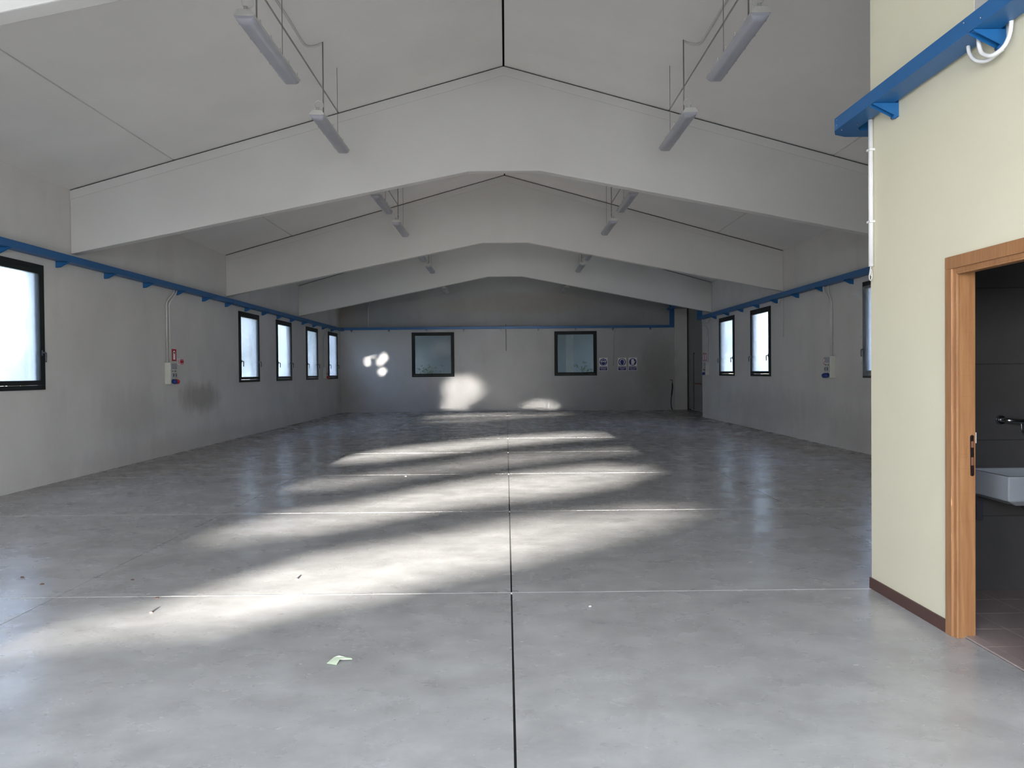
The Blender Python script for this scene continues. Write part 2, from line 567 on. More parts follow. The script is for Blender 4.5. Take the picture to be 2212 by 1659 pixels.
w = MB()
wall_cells(w, XL, 7.12, -0.05, 3.27, [(x, x + 1.64, BZ0, BZ1) for x in back_w], lambda a, b, c, d: w.box(a, b, YB, YB + 0.25, c, d))
wall_b = dedupe(w.build('wall_back', M['wall_end']))
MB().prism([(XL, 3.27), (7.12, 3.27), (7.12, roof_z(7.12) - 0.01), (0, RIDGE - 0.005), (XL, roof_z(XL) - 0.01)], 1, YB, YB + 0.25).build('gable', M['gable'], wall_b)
struct(wall_b, 'dim far end wall with two square windows and a gable above', 'wall')

w = MB()
FH = 3.4
wall_cells(w, XL - 0.25, 7.2, -0.05, 4.12, [(-2.98, 2.526, -0.05, FH), (-5.75, -4.30, 3.05, 4.10)], lambda a, b, c, d: w.box(a, b, YF - 0.25, YF, c, d))  # second, high opening added to pass the sun dapples
wall_f = dedupe(w.build('wall_front', M['wall']))
MB().prism([(XL - 0.25, 4.12), (7.2, 4.12), (7.2, roof_z(7.2) - 0.01), (0, RIDGE - 0.005), (XL - 0.25, roof_z(XL - 0.25) - 0.01)], 1, YF - 0.25, YF).build('gable', M['wall'], wall_f)
struct(wall_f, 'front wall behind the viewpoint with the wide open entrance', 'wall')

# vestibule of the sliding door in the far right corner
w = MB()
w.box(7.24, 7.36, DOOR_Y0 - 0.4, YB + 0.25, -0.05, 4.4)
w.box(XR + 0.25, 7.24, DOOR_Y0 - 0.25, DOOR_Y0, -0.05, 4.4)
w.box(XR, 7.36, DOOR_Y0 - 0.25, YB + 0.25, 4.4, 4.5)
struct(w.build('wall_recess', M['outer']), 'outer wall closing the far right door recess', 'wall')
d1 = empty('door_2', (7.16, 31.0, 0))
struct(d1, 'grey-green metal door deep in the far right corner recess', 'door')
MB().box(7.14, 7.18, DOOR_Y0, 31.38, 0.05, 4.0).box(7.14, 7.18, 31.38, YB - 0.12, 0.05, 4.0).build('leaf', M['metal_door'], d1)
MB().box(7.115, 7.139, 30.2, 31.36, 0.06, 2.15).build('pass_door', M['metal_door'], d1)
MB().box(7.10, 7.139, 31.36, 31.40, 0.05, 2.2).build('post', M['dark_metal'], d1)
MB().box(7.07, 7.114, 30.2, 31.33, 1.02, 1.07).build('push_bar', M['rust'], d1)
MB().box(7.10, 7.22, YB - 0.12, YB - 0.02, 0.0, 4.0).build('guide_rail', M['dark_metal'], d1)
col = MB().box(6.60, 7.09, YB - 0.06, YB - 0.001, 0.0, 3.95).build('trim_1', M['wall'])
struct(col, 'flat plaster pilaster beside the far right door recess', 'pilaster')

# ------------------------------------------------------------------ roof beams (double-pitched)
beam_poly = [(XL + 0.002, 3.345), (-0.53, 4.53), (0.53, 4.53), (XR - 0.002, 3.355), (XR - 0.002, roof_z(XR) - 0.018), (0, RIDGE - 0.018), (XL + 0.002, roof_z(XL) - 0.018)]
blab = ['roof beam nearest the viewpoint, cut off at the upper left of the picture',
        'first complete white gabled roof beam, largest one, crossing the upper middle',
        'second white gabled roof beam, behind the largest one',
        'farthest greyish gabled roof beam, just before the end wall']
for y, lb in zip(BEAM_Y, blab):
    e = empty('roof_beam', (0, y, 3.3))
    tag(e, lb, 'beam', 'gabled concrete roof beams')
    MB().prism(beam_poly, 1, y, y + BEAM_T).build('web', M['beam'], e, bevel=0.012)
    top = [(XL + 0.004, roof_z(XL) - 0.15), (0, RIDGE - 0.15), (XR - 0.004, roof_z(XR) - 0.15), (XR - 0.004, roof_z(XR) - 0.02), (0, RIDGE - 0.02), (XL + 0.004, roof_z(XL) - 0.02)]
    MB().prism([(XL + 0.004, roof_z(XL) - 0.018), (0, RIDGE - 0.018), (XR - 0.004, roof_z(XR) - 0.018), (XR - 0.004, roof_z(XR) - 0.001), (0, RIDGE - 0.001), (XL + 0.004, roof_z(XL) - 0.001)], 1, y + 0.012, y + BEAM_T - 0.012).build('shadow_gap', M['black'], e)  # black strip stands in for the shadow gap below the panels
    MB().prism(top, 1, y - 0.012, y - 0.0005).build('top_flange', M['beam'], e)

# ------------------------------------------------------------------ windows
def window(name, label, org, u, wv, width, height, glass, handles=True):
    """org: lower corner on the wall face; u: unit along wall; wv: unit into the room"""
    org, u, wv = Vector(org), Vector(u), Vector(wv)
    e = empty(name, org + u * width / 2)
    struct(e, label, 'window')
    def bx(mb, a0, a1, z0, z1, d0, d1):
        p, q = org + u * a0 + wv * d0, org + u * a1 + wv * d1
        mb.box(min(p.x, q.x), max(p.x, q.x), min(p.y, q.y), max(p.y, q.y), org.z + z0, org.z + z1)
        return mb
    def ring(a, b, d0, d1):
        m = MB()
        bx(m, a, width - a, a, b, d0, d1)
        bx(m, a, width - a, height - b, height - a, d0, d1)
        bx(m, a, b, b, height - b, d0, d1)
        bx(m, width - b, width - a, b, height - b, d0, d1)
        return m
    m = ring(-0.012, 0.05, -0.06, 0.022)
    m.build('frame', M['frame'], e, bevel=0.003)
    sash = ring(0.052, 0.118, -0.05, 0.028).build('sash', M['frame'], e, bevel=0.004)
    bx(MB(), 0.11, width - 0.11, 0.11, height - 0.11, 0.010, 0.016).build('pane', glass, e)
    # sloping reveal outside
    if handles:
        for a in (0.085, width - 0.085):
            hz = org.z + 0.50
            b0 = org + u * a
            mb = MB()
            p, q = b0 - u * 0.014 + wv * 0.034, b0 + u * 0.014 + wv * 0.046
            mb.box(min(p.x, q.x), max(p.x, q.x), min(p.y, q.y), max(p.y, q.y), hz - 0.035, hz + 0.035)
            mb.tube(smooth_path([b0 + wv * 0.04 + Vector((0, 0, hz)) - Vector((0, 0, org.z)) * 0 - Vector((0, 0, b0.z)),
                                 b0 + wv * 0.075 + Vector((0, 0, hz - b0.z)),
                                 b0 + wv * 0.088 + Vector((0, 0, hz - b0.z - 0.02)),
                                 b0 + wv * 0.084 + Vector((0, 0, hz - b0.z - 0.13))], 4), 0.0115, 6)
            mb.build('handle', M['handle'], sash)
    return e

llab = ['large bright frosted window cut by the left edge of the picture',
        'frosted window on the left wall, first of the four far ones',
        'frosted window on the left wall, second of the four far ones',
        'frosted window on the left wall, third of the four far ones',
        'bluest narrow-looking window on the left wall, next to the end wall corner']
for i, (y, lb) in enumerate(zip(left_w, llab)):
    window('window_%d' % (i + 1), lb, (XL, y, WZ0), (0, 1, 0), (1, 0, 0), WW, WZ1 - WZ0, M['frost'])
rlab = ['frosted window on the right wall nearest the far corner recess',
        'wider-looking frosted window on the right wall, left of the socket panel',
        'right wall window half covered by plastic film, cut by the cream partition']
for i, (y, lb) in enumerate(zip(right_w, rlab)):
    window('window_%d' % (i + 6), lb, (XR, y, RZ0), (0, 1, 0), (-1, 0, 0), WW, RZ1 - RZ0, M['frost'])
for i, (x, lb) in enumerate(zip(back_w, ['square dark window left of centre on the end wall', 'square dark window beside the blue safety signs on the end wall'])):
    window('window_%d' % (i + 9), lb, (x, YB, BZ0), (1, 0, 0), (0, -1, 0), 1.64, BZ1 - BZ0, M['clear'], handles=False)

# ------------------------------------------------------------------ cream partition, door, bathroom
XC, XC2, YC = 2.526, 2.626, 5.72
DY0, DY1, DH = 3.86, 4.665, 2.09
w = MB()
wall_cells(w, YF, 5.585, 0, 3.42, [(DY0, DY1, -0.01, DH)], lambda a, b, c, d: w.box(XC, XC2, a, b, c, d))
w.box(XC, XC2, 4.454, 5.585, 3.42, 4.12)
w.box(XC, XR, 5.585, YC, 0, 4.12) if False else None
w.box(XC, XC2, 5.585, YC, 0, 4.115)
w.box(XC2, XR, 5.62, YC, 0, 3.34)
part = dedupe(w.build('wall_partition', M['cream']))
struct(part, 'cream painted partition wall on the right with a wooden doorway', 'wall')
w = MB()
w.box(XC + 0.003, XC2, YF, 4.454, 3.42, roof_z(XC2) - 0.01)
w.box(XC + 0.003, XC2, 4.454, 5.585, 4.12, roof_z(XC2) - 0.01)
struct(w.build('wall_partition_upper', M['greywall']), 'unpainted grey strip of wall above the cream partition', 'wall')
sk = MB().box(XC - 0.012, XC, 4.735, YC + 0.012, 0, 0.075).build('baseboard_partition', M['skirt'], bevel=0.002)
struct(sk, 'dark brown skirting board along the foot of the cream wall', 'skirting board')
dn = empty('door_1', (XC + 0.05, (DY0 + DY1) / 2, 0))
struct(dn, 'varnished orange-brown wooden door frame of the bathroom doorway', 'door frame')
# lining
MB().box(XC - 0.002, XC2 + 0.008, DY1 - 0.03, DY1, 0, DH).build('jamb', M['wood'], dn, bevel=0.002)
MB().box(XC - 0.002, XC2 + 0.008, DY0, DY0 + 0.03, 0, DH).build('jamb', M['wood'], dn, bevel=0.002)
MB().box(XC - 0.002, XC2 + 0.008, DY0 + 0.03, DY1 - 0.03, DH - 0.03, DH).build('head', M['wood'], dn, bevel=0.002)
# architrave with a rounded inner step
for ya, yb in ((DY1 - 0.008, DY1 + 0.062), (DY0 - 0.062, DY0 + 0.008)):
    a = MB().box(XC - 0.016, XC, ya, yb, 0, DH - 0.008).build('architrave', M['wood'], dn, bevel=0.004)
MB().box(XC - 0.016, XC, DY0 - 0.062, DY1 + 0.062, DH - 0.008, DH + 0.062).build('architrave', M['wood'], dn, bevel=0.004)
MB().box(XC - 0.004, XC + 0.01, DY1 - 0.042, DY1 - 0.03, 0, DH - 0.03).build('stop_bead', M['wood'], dn, bevel=0.003)
MB().box(XC - 0.004, XC + 0.01, DY0 + 0.042, DY1 - 0.042, DH - 0.042, DH - 0.03).build('stop_bead', M['wood'], dn, bevel=0.003)
# strike plate on the far jamb
yj = DY1 - 0.0305
stx = XC + 0.088
poly = [(stx + 0.011 * math.cos(t), 0.0 + (0.105 if math.sin(t) > 0 else -0.105) + 0.011 * math.sin(t)) for t in [k * math.pi / 6 for k in range(12)]]
poly = [(x, 1.03 + z) for x, z in poly]
sp = MB().prism(poly, 1, yj - 0.003, yj).build('strike_plate', M['bronze'], dn)
for z0, z1 in ((1.075, 1.11), (0.975, 1.02)):
    MB().box(stx - 0.007, stx + 0.007, yj - 0.0042, yj - 0.003, z0, z1).build('latch_hole', M['rust'], sp)
for z in (1.135, 1.045, 0.925):
    MB().tube([(stx, yj - 0.0048, z), (stx, yj - 0.003, z)], 0.0035, 8).build('screw', M['chrome'], sp)

MB().box(XC2 + 0.0085, XC2 + 0.0098, DY1 - 0.036, DY1 - 0.03, 1.10, 1.16).build('edge_strip', M['white_pvc'], dn)  # small white strip on the bathroom side of the far jamb

# bathroom shell
BX1, BY0, BY1 = 4.6, 2.6, 5.60
w = MB()
w.box(XC2 + 0.001, BX1 + 0.1, BY1 + 0.002, BY1 + 0.018, 0, 2.75)
w.box(BX1, BX1 + 0.1, BY0 - 0.1, BY1, 0, 2.75)
w.box(XC2 + 0.001, BX1, BY0 - 0.1, BY0, 0, 2.75)
bw = w.build('wall_bathroom', M['grout'])
struct(bw, 'dim tiled bathroom wall seen through the wooden doorway', 'wall')
for i in range(4):
    for k in range(5):
        MB().box(XC2 + 0.012 + i * 0.49, XC2 + 0.012 + i * 0.49 + 0.487, BY1 - 0.008, BY1 + 0.001, 0.005 + k * 0.515, 0.005 + k * 0.515 + 0.511).build('tile', M['tile'], bw, bevel=0.0015)
struct(MB().box(XC2, BX1 + 0.1, BY0 - 0.1, BY1 + 0.02, 2.75, 2.85).build('ceiling_bathroom', M['wall']), 'low bathroom ceiling behind the cream partition', 'ceiling')
bf = MB().box(2.575, BX1, BY0, BY1, 0.0008, 0.003).build('floor_bathroom', M['grout'])
struct(bf, 'pinkish tiled bathroom floor beyond the wooden doorway', 'floor')
for i in range(5):
    for k in range(10):
        x0, y0 = 2.575 + i * 0.305, 2.62 + k * 0.305
        if i == 0:
            MB().box(XC2 + 0.01, x0 + 0.302, y0, min(y0 + 0.302, BY1 - 0.01), 0.003, 0.012).build('tile', M['tile_floor'], bf, bevel=0.001)
            if y0 + 0.302 < DY0 + 0.05 or y0 > DY1 - 0.05:
                continue
            ya, yb = max(y0, DY0 + 0.03), min(y0 + 0.302, DY1 - 0.031)
            MB().box(x0, XC2 + 0.009, ya, yb, 0.003, 0.012).build('threshold_tile', M['tile_floor'], bf, bevel=0.001)
            continue
        MB().box(x0, x0 + 0.302, y0, min(y0 + 0.302, BY1 - 0.01), 0.003, 0.012).build('tile', M['tile_floor'], bf, bevel=0.001)

# washbasin
wb = empty('washbasin', (3.33, 5.3, 0.64))
tag(wb, 'white ceramic washbasin in the dark bathroom', 'washbasin')
bm_ = MB()
x0, x1, y0, y1 = 3.06, 3.62, 5.03, BY1 - 0.009
i0 = len(bm_.v)
rings = [(x0 + 0.09, x1 - 0.09, y0 + 0.07, y1, 0.665), (x0 + 0.015, x1 - 0.015, y0 + 0.025, y1, 0.70), (x0, x1, y0, y1, 0.855),
         (x0 + 0.03, x1 - 0.03, y0 + 0.03, y1 - 0.10, 0.855), (x0 + 0.07, x1 - 0.07, y0 + 0.07, y1 - 0.13, 0.74)]
for a, b, c, d, z in rings:
    bm_.v += [(a, c, z), (b, c, z), (b, d, z), (a, d, z)]
bm_.f.append((0, 3, 2, 1)); bm_.sm.append(False)
for r in range(4):
    for j in range(4):
        bm_.f.append((r * 4 + j, r * 4 + (j + 1) % 4, r * 4 + 4 + (j + 1) % 4, r * 4 + 4 + j)); bm_.sm.append(False)
bm_.f.append((16, 17, 18, 19)); bm_.sm.append(False)
bm_.build('basin', M['ceramic'], wb, bevel=0.008)
MB().tube(smooth_path([(3.44, 5.36, 0.67), (3.44, 5.36, 0.60), (3.44, 5.41, 0.56), (3.44, 5.48, 0.60), (3.44, BY1 - 0.012, 0.60)], 5), 0.018, 8).build('trap', M['dark_plastic'], wb)
MB().box(3.165, 3.205, BY1 - 0.05, BY1 - 0.009, 0.50, 0.70).build('wall_bracket', M['dark_plastic'], wb)
tp = empty('wall_tap', (3.35, BY1 - 0.02, 1.165))
tag(tp, 'wall mounted tap with round rosette above the washbasin', 'tap')
MB().tube([(3.345, BY1 - 0.009, 1.17), (3.345, BY1 - 0.03, 1.17)], [0.034, 0.028], 14).build('rosette', M['chrome'], tp)
MB().tube(smooth_path([(3.345, BY1 - 0.03, 1.17), (3.36, BY1 - 0.07, 1.17), (3.42, BY1 - 0.09, 1.165), (3.52, BY1 - 0.09, 1.16)], 4), 0.017, 8).build('body', M['chrome'], tp)
MB().tube(smooth_path([(3.44, BY1 - 0.09, 1.15), (3.445, BY1 - 0.09, 1.10), (3.47, BY1 - 0.09, 1.075), (3.50, BY1 - 0.09, 1.07)], 4), 0.005, 6).build('chain', M['chrome'], tp)

# ------------------------------------------------------------------ cable trays
def tray(label, loc):
    e = empty('cable_tray', loc)
    tag(e, label, 'cable tray', 'blue metal cable trays')
    return e

def wall_tray(label, xi, xo, zb, zt, y0, y1, ybr, wallx):
    e = tray(label, ((xi + xo) / 2, (y0 + y1) / 2, zb))
    lo, hi = min(xi, xo), max(xi, xo)
    m = MB().box(lo, hi, y0, y1, zb, zb + 0.004)
    m.box(lo, lo + 0.003, y0, y1, zb + 0.004, zt)
    m.box(hi - 0.003, hi, y0, y1, zb + 0.004, zt)
    m.box(lo - 0.002, hi + 0.002, y0, y1, zt, zt + 0.004)
    m.build('channel', M['blue'], e)
    s = 1 if xo > xi else -1
    for y in ybr:
        b = MB()
        poly = [(wallx, zb - 0.002), (xo, zb - 0.002), (xo, zb - 0.012), (wallx + s * 0.05, zb - 0.078), (wallx, zb - 0.082)]
        b.prism(poly, 1, y - 0.003, y + 0.003)
        b.prism(poly, 1, y + 0.037, y + 0.043)
        b.prism([(wallx, zb + 0.03), (wallx + s * 0.006, zb + 0.03), (wallx + s * 0.006, zb - 0.085), (wallx, zb - 0.085)], 1, y - 0.004, y + 0.044)
        b.box(min(wallx + s * 0.05, xo), max(wallx + s * 0.05, xo), y - 0.003, y + 0.043, zb - 0.006, zb - 0.001)
        b.build('bracket', M['blue'], e)
    return e

wall_tray('long blue cable tray running along the left wall above its windows', XL + 0.03, XL + 0.18, 3.175, 3.268, 7.0, YB - 0.19,
          [9.16, 10.58] + [12.0 + 1.435 * k for k in range(14)], XL)
tr_r = wall_tray('blue cable tray running along the right wall above its windows', XR - 0.03, XR - 0.18, 3.19, 3.29, 6.2, DOOR_Y0 - 0.02,
                 [9.6, 11.0, 12.45, 13.9] + [15.37 + 1.432 * k for k in range(8)], XR)
MB().box(XR - 0.18, XR - 0.03, DOOR_Y0 - 0.12, DOOR_Y0 - 0.02, 3.29, 3.98).build('riser', M['blue'], tr_r)
MB().box(XR - 0.18, XR - 0.03, DOOR_Y0 - 0.02, YB - 0.2, 3.90, 3.98).build('over_door_run', M['blue'], tr_r)
e = tray('blue cable tray running across the end wall above its windows', (0, YB - 0.1, 3.2))
zb, zt = 3.225, 3.315
m = MB().box(XL + 0.005, 6.56, YB - 0.18, YB - 0.03, zb, zb + 0.004).box(XL + 0.005, 6.56, YB - 0.18, YB - 0.177, zb + 0.004, zt).box(XL + 0.005, 6.56, YB - 0.033, YB - 0.03, zb + 0.004, zt).box(XL + 0.005, 6.56, YB - 0.182, YB - 0.028, zt, zt + 0.004)
m.build('channel', M['blue'], e)
for k in range(9):
    x = -6.03 + 1.46 * k
    poly = [(YB, zb - 0.002), (YB - 0.18, zb - 0.002), (YB - 0.18, zb - 0.012), (YB - 0.05, zb - 0.07), (YB, zb - 0.075)]
    b = MB().prism(poly, 0, x - 0.022, x - 0.016).prism(poly, 0, x + 0.016, x + 0.022).box(x - 0.022, x + 0.022, YB - 0.18, YB - 0.02, zb - 0.006, zb - 0.001)
    b.build('bracket', M['blue'], e)
MB().box(6.405, 6.56, YB - 0.18, YB - 0.062, zt + 0.004, 4.12).build('riser', M['blue'], e)

# tray on the cream partition, turning the corner
e = tray('near blue cable tray on the cream partition with a chamfered end', (2.44, 3.0, 3.2))
zb, zt = 3.225, 3.307
outer = [(2.361, YF + 0.1), (2.361, 5.93), (2.405, 6.03), (2.50, 6.085), (4.2, 6.085)]
inner = [(2.50, YF + 0.1), (2.50, 5.86), (2.545, 5.925), (4.2, 5.925)]
poly = outer + inner[::-1]
m = MB().prism(poly, 2, zb, zb + 0.004).prism(poly, 2, zt, zt + 0.003)
for L in (outer, inner):
    for a, b in zip(L[:-1], L[1:]):
        d = Vector((b[0] - a[0], b[1] - a[1])).normalized()
        nn = Vector((d.y, -d.x)) * 0.003 * (-1 if L is inner else 1)
        m.prism([a, b, (b[0] + nn.x, b[1] + nn.y), (a[0] + nn.x, a[1] + nn.y)], 2, zb + 0.004, zt)
m.build('channel', M['blue'], e)
for y in (5.31, 4.17, 2.9, 1.5):
    poly = [(XC, zb - 0.002), (2.363, zb - 0.002), (2.363, zb - 0.01), (XC - 0.05, zb - 0.068), (XC - 0.012, zb - 0.088), (XC, zb - 0.088)]
    b = MB().prism(poly, 1, y - 0.003, y).prism(poly, 1, y + 0.045, y + 0.048)
    b.box(2.37, XC - 0.055, y, y + 0.045, zb - 0.007, zb - 0.001)
    b.box(XC - 0.005, XC, y - 0.004, y + 0.05, zb - 0.09, zb + 0.035)
    b.tube([(XC - 0.02, y - 0.002, zb - 0.085), (XC - 0.02, y + 0.046, zb - 0.085)], 0.012, 8)
    b.build('bracket', M['blue'], e)
for p in ((2.3595, 5.88, 3.288), (2.3595, 5.88, 3.25), (2.3595, 4.25, 3.288), (2.3595, 4.1, 3.25)):
    MB().tube([p, (p[0] - 0.004, p[1], p[2])], 0.004, 8).build('rivet', M['chrome'], e)
for p in ((2.40, 5.9, zb), (2.46, 5.78, zb)):
    MB().tube([p, (p[0], p[1], p[2] - 0.004)], 0.004, 8).build('rivet', M['chrome'], e)

def flex(name, label, pts, r, m, cat, ribs=True):
    P = smooth_path(pts, 14)
    rr = [r * (1.0 if k % 2 else 0.84) for k in range(len(P))] if ribs else r
    return tag(MB().tube(P, rr, 10).build(name, m), label, cat)
flex('flexible_conduit', 'white corrugated hose looping lower below the near blue tray', [(2.455, 4.385, 3.222), (2.455, 4.37, 3.175), (2.46, 4.32, 3.122), (2.48, 4.255, 3.098), (2.50, 4.20, 3.112), (2.513, 4.17, 3.125)], 0.0105, M['white_pvc'], 'hose')
flex('flexible_conduit', 'white corrugated hose curling up to the wall at the near tray bracket', [(2.44, 4.262, 3.222), (2.44, 4.258, 3.175), (2.445, 4.235, 3.125), (2.455, 4.17, 3.092), (2.475, 4.11, 3.108), (2.492, 4.085, 3.16), (2.50, 4.08, 3.24), (2.51, 4.08, 3.30)], 0.0115, M['white_pvc'], 'hose')

# white conduit at the partition corner with a wire loop
cp = empty('wall_conduit', (2.508, 5.675, 2.21))
tag(cp, 'white vertical conduit on the cream wall corner ending in a wire loop', 'conduit')
MB().tube([(2.508, 5.675, 3.225), (2.508, 5.675, 2.225)], 0.0165, 12).build('pipe', M['white_pvc'], cp)
for z in (3.02, 2.53):
    MB().box(2.488, 2.526, 5.648, 5.702, z - 0.008, z + 0.008).build('clip', M['white_pvc'], cp, bevel=0.003)
loop = [(2.506, 5.675, 2.23), (2.506, 5.692, 2.185), (2.505, 5.698, 2.15), (2.505, 5.682, 2.13), (2.505, 5.662, 2.14), (2.506, 5.655, 2.17), (2.506, 5.668, 2.205), (2.506, 5.68, 2.19), (2.506, 5.676, 2.165), (2.506, 5.668, 2.16)]
MB().tube(smooth_path(loop, 5), 0.0032, 6).build('wire_loop', M['white_pvc'], cp)

# ------------------------------------------------------------------ hanging lamps
LAMP_L, LAMP_W = 1.55, 0.165
def make_lamp(label, x, y, side):
    z = 4.47
    hl = LAMP_L / 2
    e = empty('pendant_tube_lamp', (x, y, z))
    tag(e, label, 'lamp', 'hanging fluorescent tube lamps')
    prof = [(-0.082, 0.055), (-0.075, 0.03), (-0.055, 0.008), (-0.03, 0.0), (0.03, 0.0), (0.055, 0.008), (0.075, 0.03), (0.082, 0.055)]
    d = MB()
    k = len(prof)
    ys = [(-hl, 0.55, 0.03), (-hl + 0.03, 0.9, 0.006), (-hl + 0.07, 1.0, 0.0), (hl - 0.07, 1.0, 0.0), (hl - 0.03, 0.9, 0.006), (hl, 0.55, 0.03)]
    for (yy, s, dz) in ys:
        for (px, pz) in prof:
            d.v.append((x + px * (0.86 + 0.14 * s), y + yy, z + max(pz, dz)))
    for r in range(len(ys) - 1):
        for j in range(k - 1):
            d.f.append((r * k + j, r * k + j + 1, (r + 1) * k + j + 1, (r + 1) * k + j)); d.sm.append(True)
    d.f.append(tuple(range(k))); d.f.append(tuple((len(ys) - 1) * k + j for j in range(k))); d.sm += [False, False]
    d.build('diffuser', M['diffuser'], e)
    h = MB().prism([(x - 0.088, z + 0.052), (x + 0.088, z + 0.052), (x + 0.084, z + 0.066), (x + 0.055, z + 0.105), (x - 0.055, z + 0.105), (x - 0.084, z + 0.066)], 1, y - hl - 0.012, y + hl + 0.012)
    h.build('housing', M['housing'], e, bevel=0.004)
    for s in (-1, 1):
        for q in (-0.62, -0.3, 0.0, 0.3, 0.62):
            MB().box(x + s * 0.0905 - 0.003, x + s * 0.0905 + 0.003, y + q - 0.014, y + q + 0.014, z + 0.045, z + 0.08).build('clip', M['housing'], e)
    xi = x
    MB().tube([(xi, y - 0.42, z + 0.10), (xi, y - 0.42, roof_z(xi) + 0.005)], 0.0075, 8).build('supply_rod', M['rod'], e)
    MB().tube([(xi, y + 0.42, z + 0.10), (xi, y + 0.42, roof_z(xi) + 0.005)], 0.0035, 6).build('suspension_rod', M['rod'], e)
    yn = y - hl + 0.05
    MB().tube([(x - 0.0, yn, z + 0.105), (x - 0.0, yn - 0.01, z + 0.15)], 0.018, 8).build('gland', M['housing'], e)
    ring = [(x - side * 0.02 + 0.05 * math.cos(t), yn - 0.02 - 0.03 * math.sin(t), z + 0.175 + 0.04 * math.sin(t)) for t in [q * 2 * math.pi / 14 for q in range(15)]]
    MB().tube(ring, 0.005, 6, cap=False).build('cable_loop', M['pvc'], e)

lamp_y = [(7.76, 10.42), (14.70, 17.28), (21.35, 23.92), (27.75, 30.15)]
ordn = ['first', 'second', 'third', 'fourth', 'fifth', 'sixth', 'seventh', 'eighth']
for side, nm in ((-1, 'left'), (1, 'right')):
    k = 0
    for pr in lamp_y:
        for y in pr:
            make_lamp('hanging tube lamp %s of the ridge, %s in its row from the viewpoint' % (nm, ordn[k]), side * 2.165, y, side)
            k += 1

# surface conduit on the roof panels feeding the lamps
for side, nm in ((-1, 'left'), (1, 'right')):
    def rp(x, y):
        return (side * x, y, roof_z(x) - 0.012)
    pts = [rp(2.365, 1.0), rp(2.365, 9.75), rp(2.362, 9.88), rp(2.335, 9.98), rp(2.26, 10.02), rp(2.19, 10.01), rp(2.165, 10.0)]
    tag(MB().tube([pts[0]] + smooth_path(pts[1:], 5), 0.013, 8).build('ceiling_conduit', M['pvc']), 'thin grey conduit on the ceiling feeding the %s lamps' % nm, 'conduit')

# ------------------------------------------------------------------ socket panels
def socket_panel(label, wx, y0, y1, z0, z1, s, plugs, front):
    """s = +1 when the room lies to +x of the wall; panel body juts out by 0.11"""
    e = empty('socket_panel', (wx, (y0 + y1) / 2, z0))
    tag(e, label, 'socket panel', 'wall socket panels')
    def bx(d0, d1, ya, yb, za, zb):
        p, q = wx + s * d0, wx + s * d1
        return MB().box(min(p, q), max(p, q), ya, yb, za, zb)
    bx(0.0, 0.11, y0, y1, z0, z1).build('body', M['box'], e, bevel=0.006)
    H = z1 - z0
    bx(0.1101, 0.122, y0 + 0.012, y1 - 0.012, z0 + 0.70 * H, z1 - 0.015).build('breaker_cover', M['grey_plastic'], e, bevel=0.003)
    cy = (y0 + y1) / 2
    for q in (-1, 1):
        b = bx(0.1101, 0.13, cy + q * 0.062 - 0.045, cy + q * 0.062 + 0.045, z0 + 0.30 * H, z0 + 0.52 * H).build('interlock_switch', M['grey_plastic'], e, bevel=0.004)
        bx(0.1301, 0.142, cy + q * 0.062 - 0.012, cy + q * 0.062 + 0.012, z0 + 0.36 * H, z0 + 0.47 * H).build('lever', M['dark_plastic'], b)
        bx(0.1101, 0.125, cy + q * 0.062 - 0.02, cy + q * 0.062 + 0.02, z0 + 0.58 * H, z0 + 0.63 * H).build('toggle', M['dark_plastic'], e)
    for k, cl in enumerate(plugs):
        yy = cy + (k - (len(plugs) - 1) / 2) * 0.115
        p0, p1 = wx + s * 0.11, wx + s * 0.19
        zz = z0 + 0.14 * H
        MB().tube([(p0, yy, zz), (wx + s * 0.165, yy, zz - 0.015), (p1, yy, zz - 0.02)], [0.046, 0.046, 0.034], 14).build('socket_cap', M[cl], e)
    return e

socket_panel('beige socket panel with blue and red sockets on the left wall', XL, 15.76, 16.05, 1.355, 1.765, 1, ['sock_blue', 'sock_red'], 1)
socket_panel('small beige socket panel between the last two left windows', XL, 29.33, 29.60, 1.36, 1.76, 1, ['sock_red'], 1)
socket_panel('beige socket panel with blue sockets on the right wall', XR, 16.22, 16.50, 1.355, 1.785, -1, ['sock_blue', 'sock_blue'], 1)
socket_panel('small beige socket panel by the far right recess edge', XR, 26.36, 26.63, 1.38, 1.80, -1, ['sock_blue'], 1)

def conduit(label, pts, r, m='pvc', clips=(), wx=None):
    e = empty('wall_conduit', pts[-1])
    tag(e, label, 'conduit')
    MB().tube(pts, r, 8).build('pipe', M[m], e)
    for (cx, cy, cz) in clips:
        MB().box(cx - 0.02, cx + 0.02, cy - 0.02, cy + 0.02, cz - 0.008, cz + 0.008).build('clip', M[m], e)
    return e

x = XL + 0.02
for k, (yy, lb) in enumerate(((15.83, 'left one of the twin conduits down to the left wall socket panel'), (15.96, 'right one of the twin conduits down to the left wall socket panel'))):
    conduit(lb, [(x + 0.04, yy + 0.28, 3.18), (x + 0.03, yy + 0.24, 3.10), (x, yy + 0.02, 2.92), (x, yy, 2.86), (x, yy, 1.755)], 0.0165, clips=[(x - 0.005, yy, 2.85), (x - 0.005, yy, 2.2)])
conduit('thin conduit down to the small far left socket panel', smooth_path([(x + 0.05, 29.85, 3.18), (x + 0.03, 29.75, 3.02), (x, 29.52, 2.80), (x, 29.46, 2.68)], 4) + [(x, 29.46, 1.76)], 0.015)
x = XR - 0.02
conduit('grey flexible conduit joining from the far side above the right wall socket panel', smooth_path([(x - 0.06, 16.62, 3.19), (x - 0.05, 16.62, 3.08), (x, 16.50, 2.92), (x, 16.42, 2.82)], 5) + [(x, 16.415, 1.78)], 0.018)
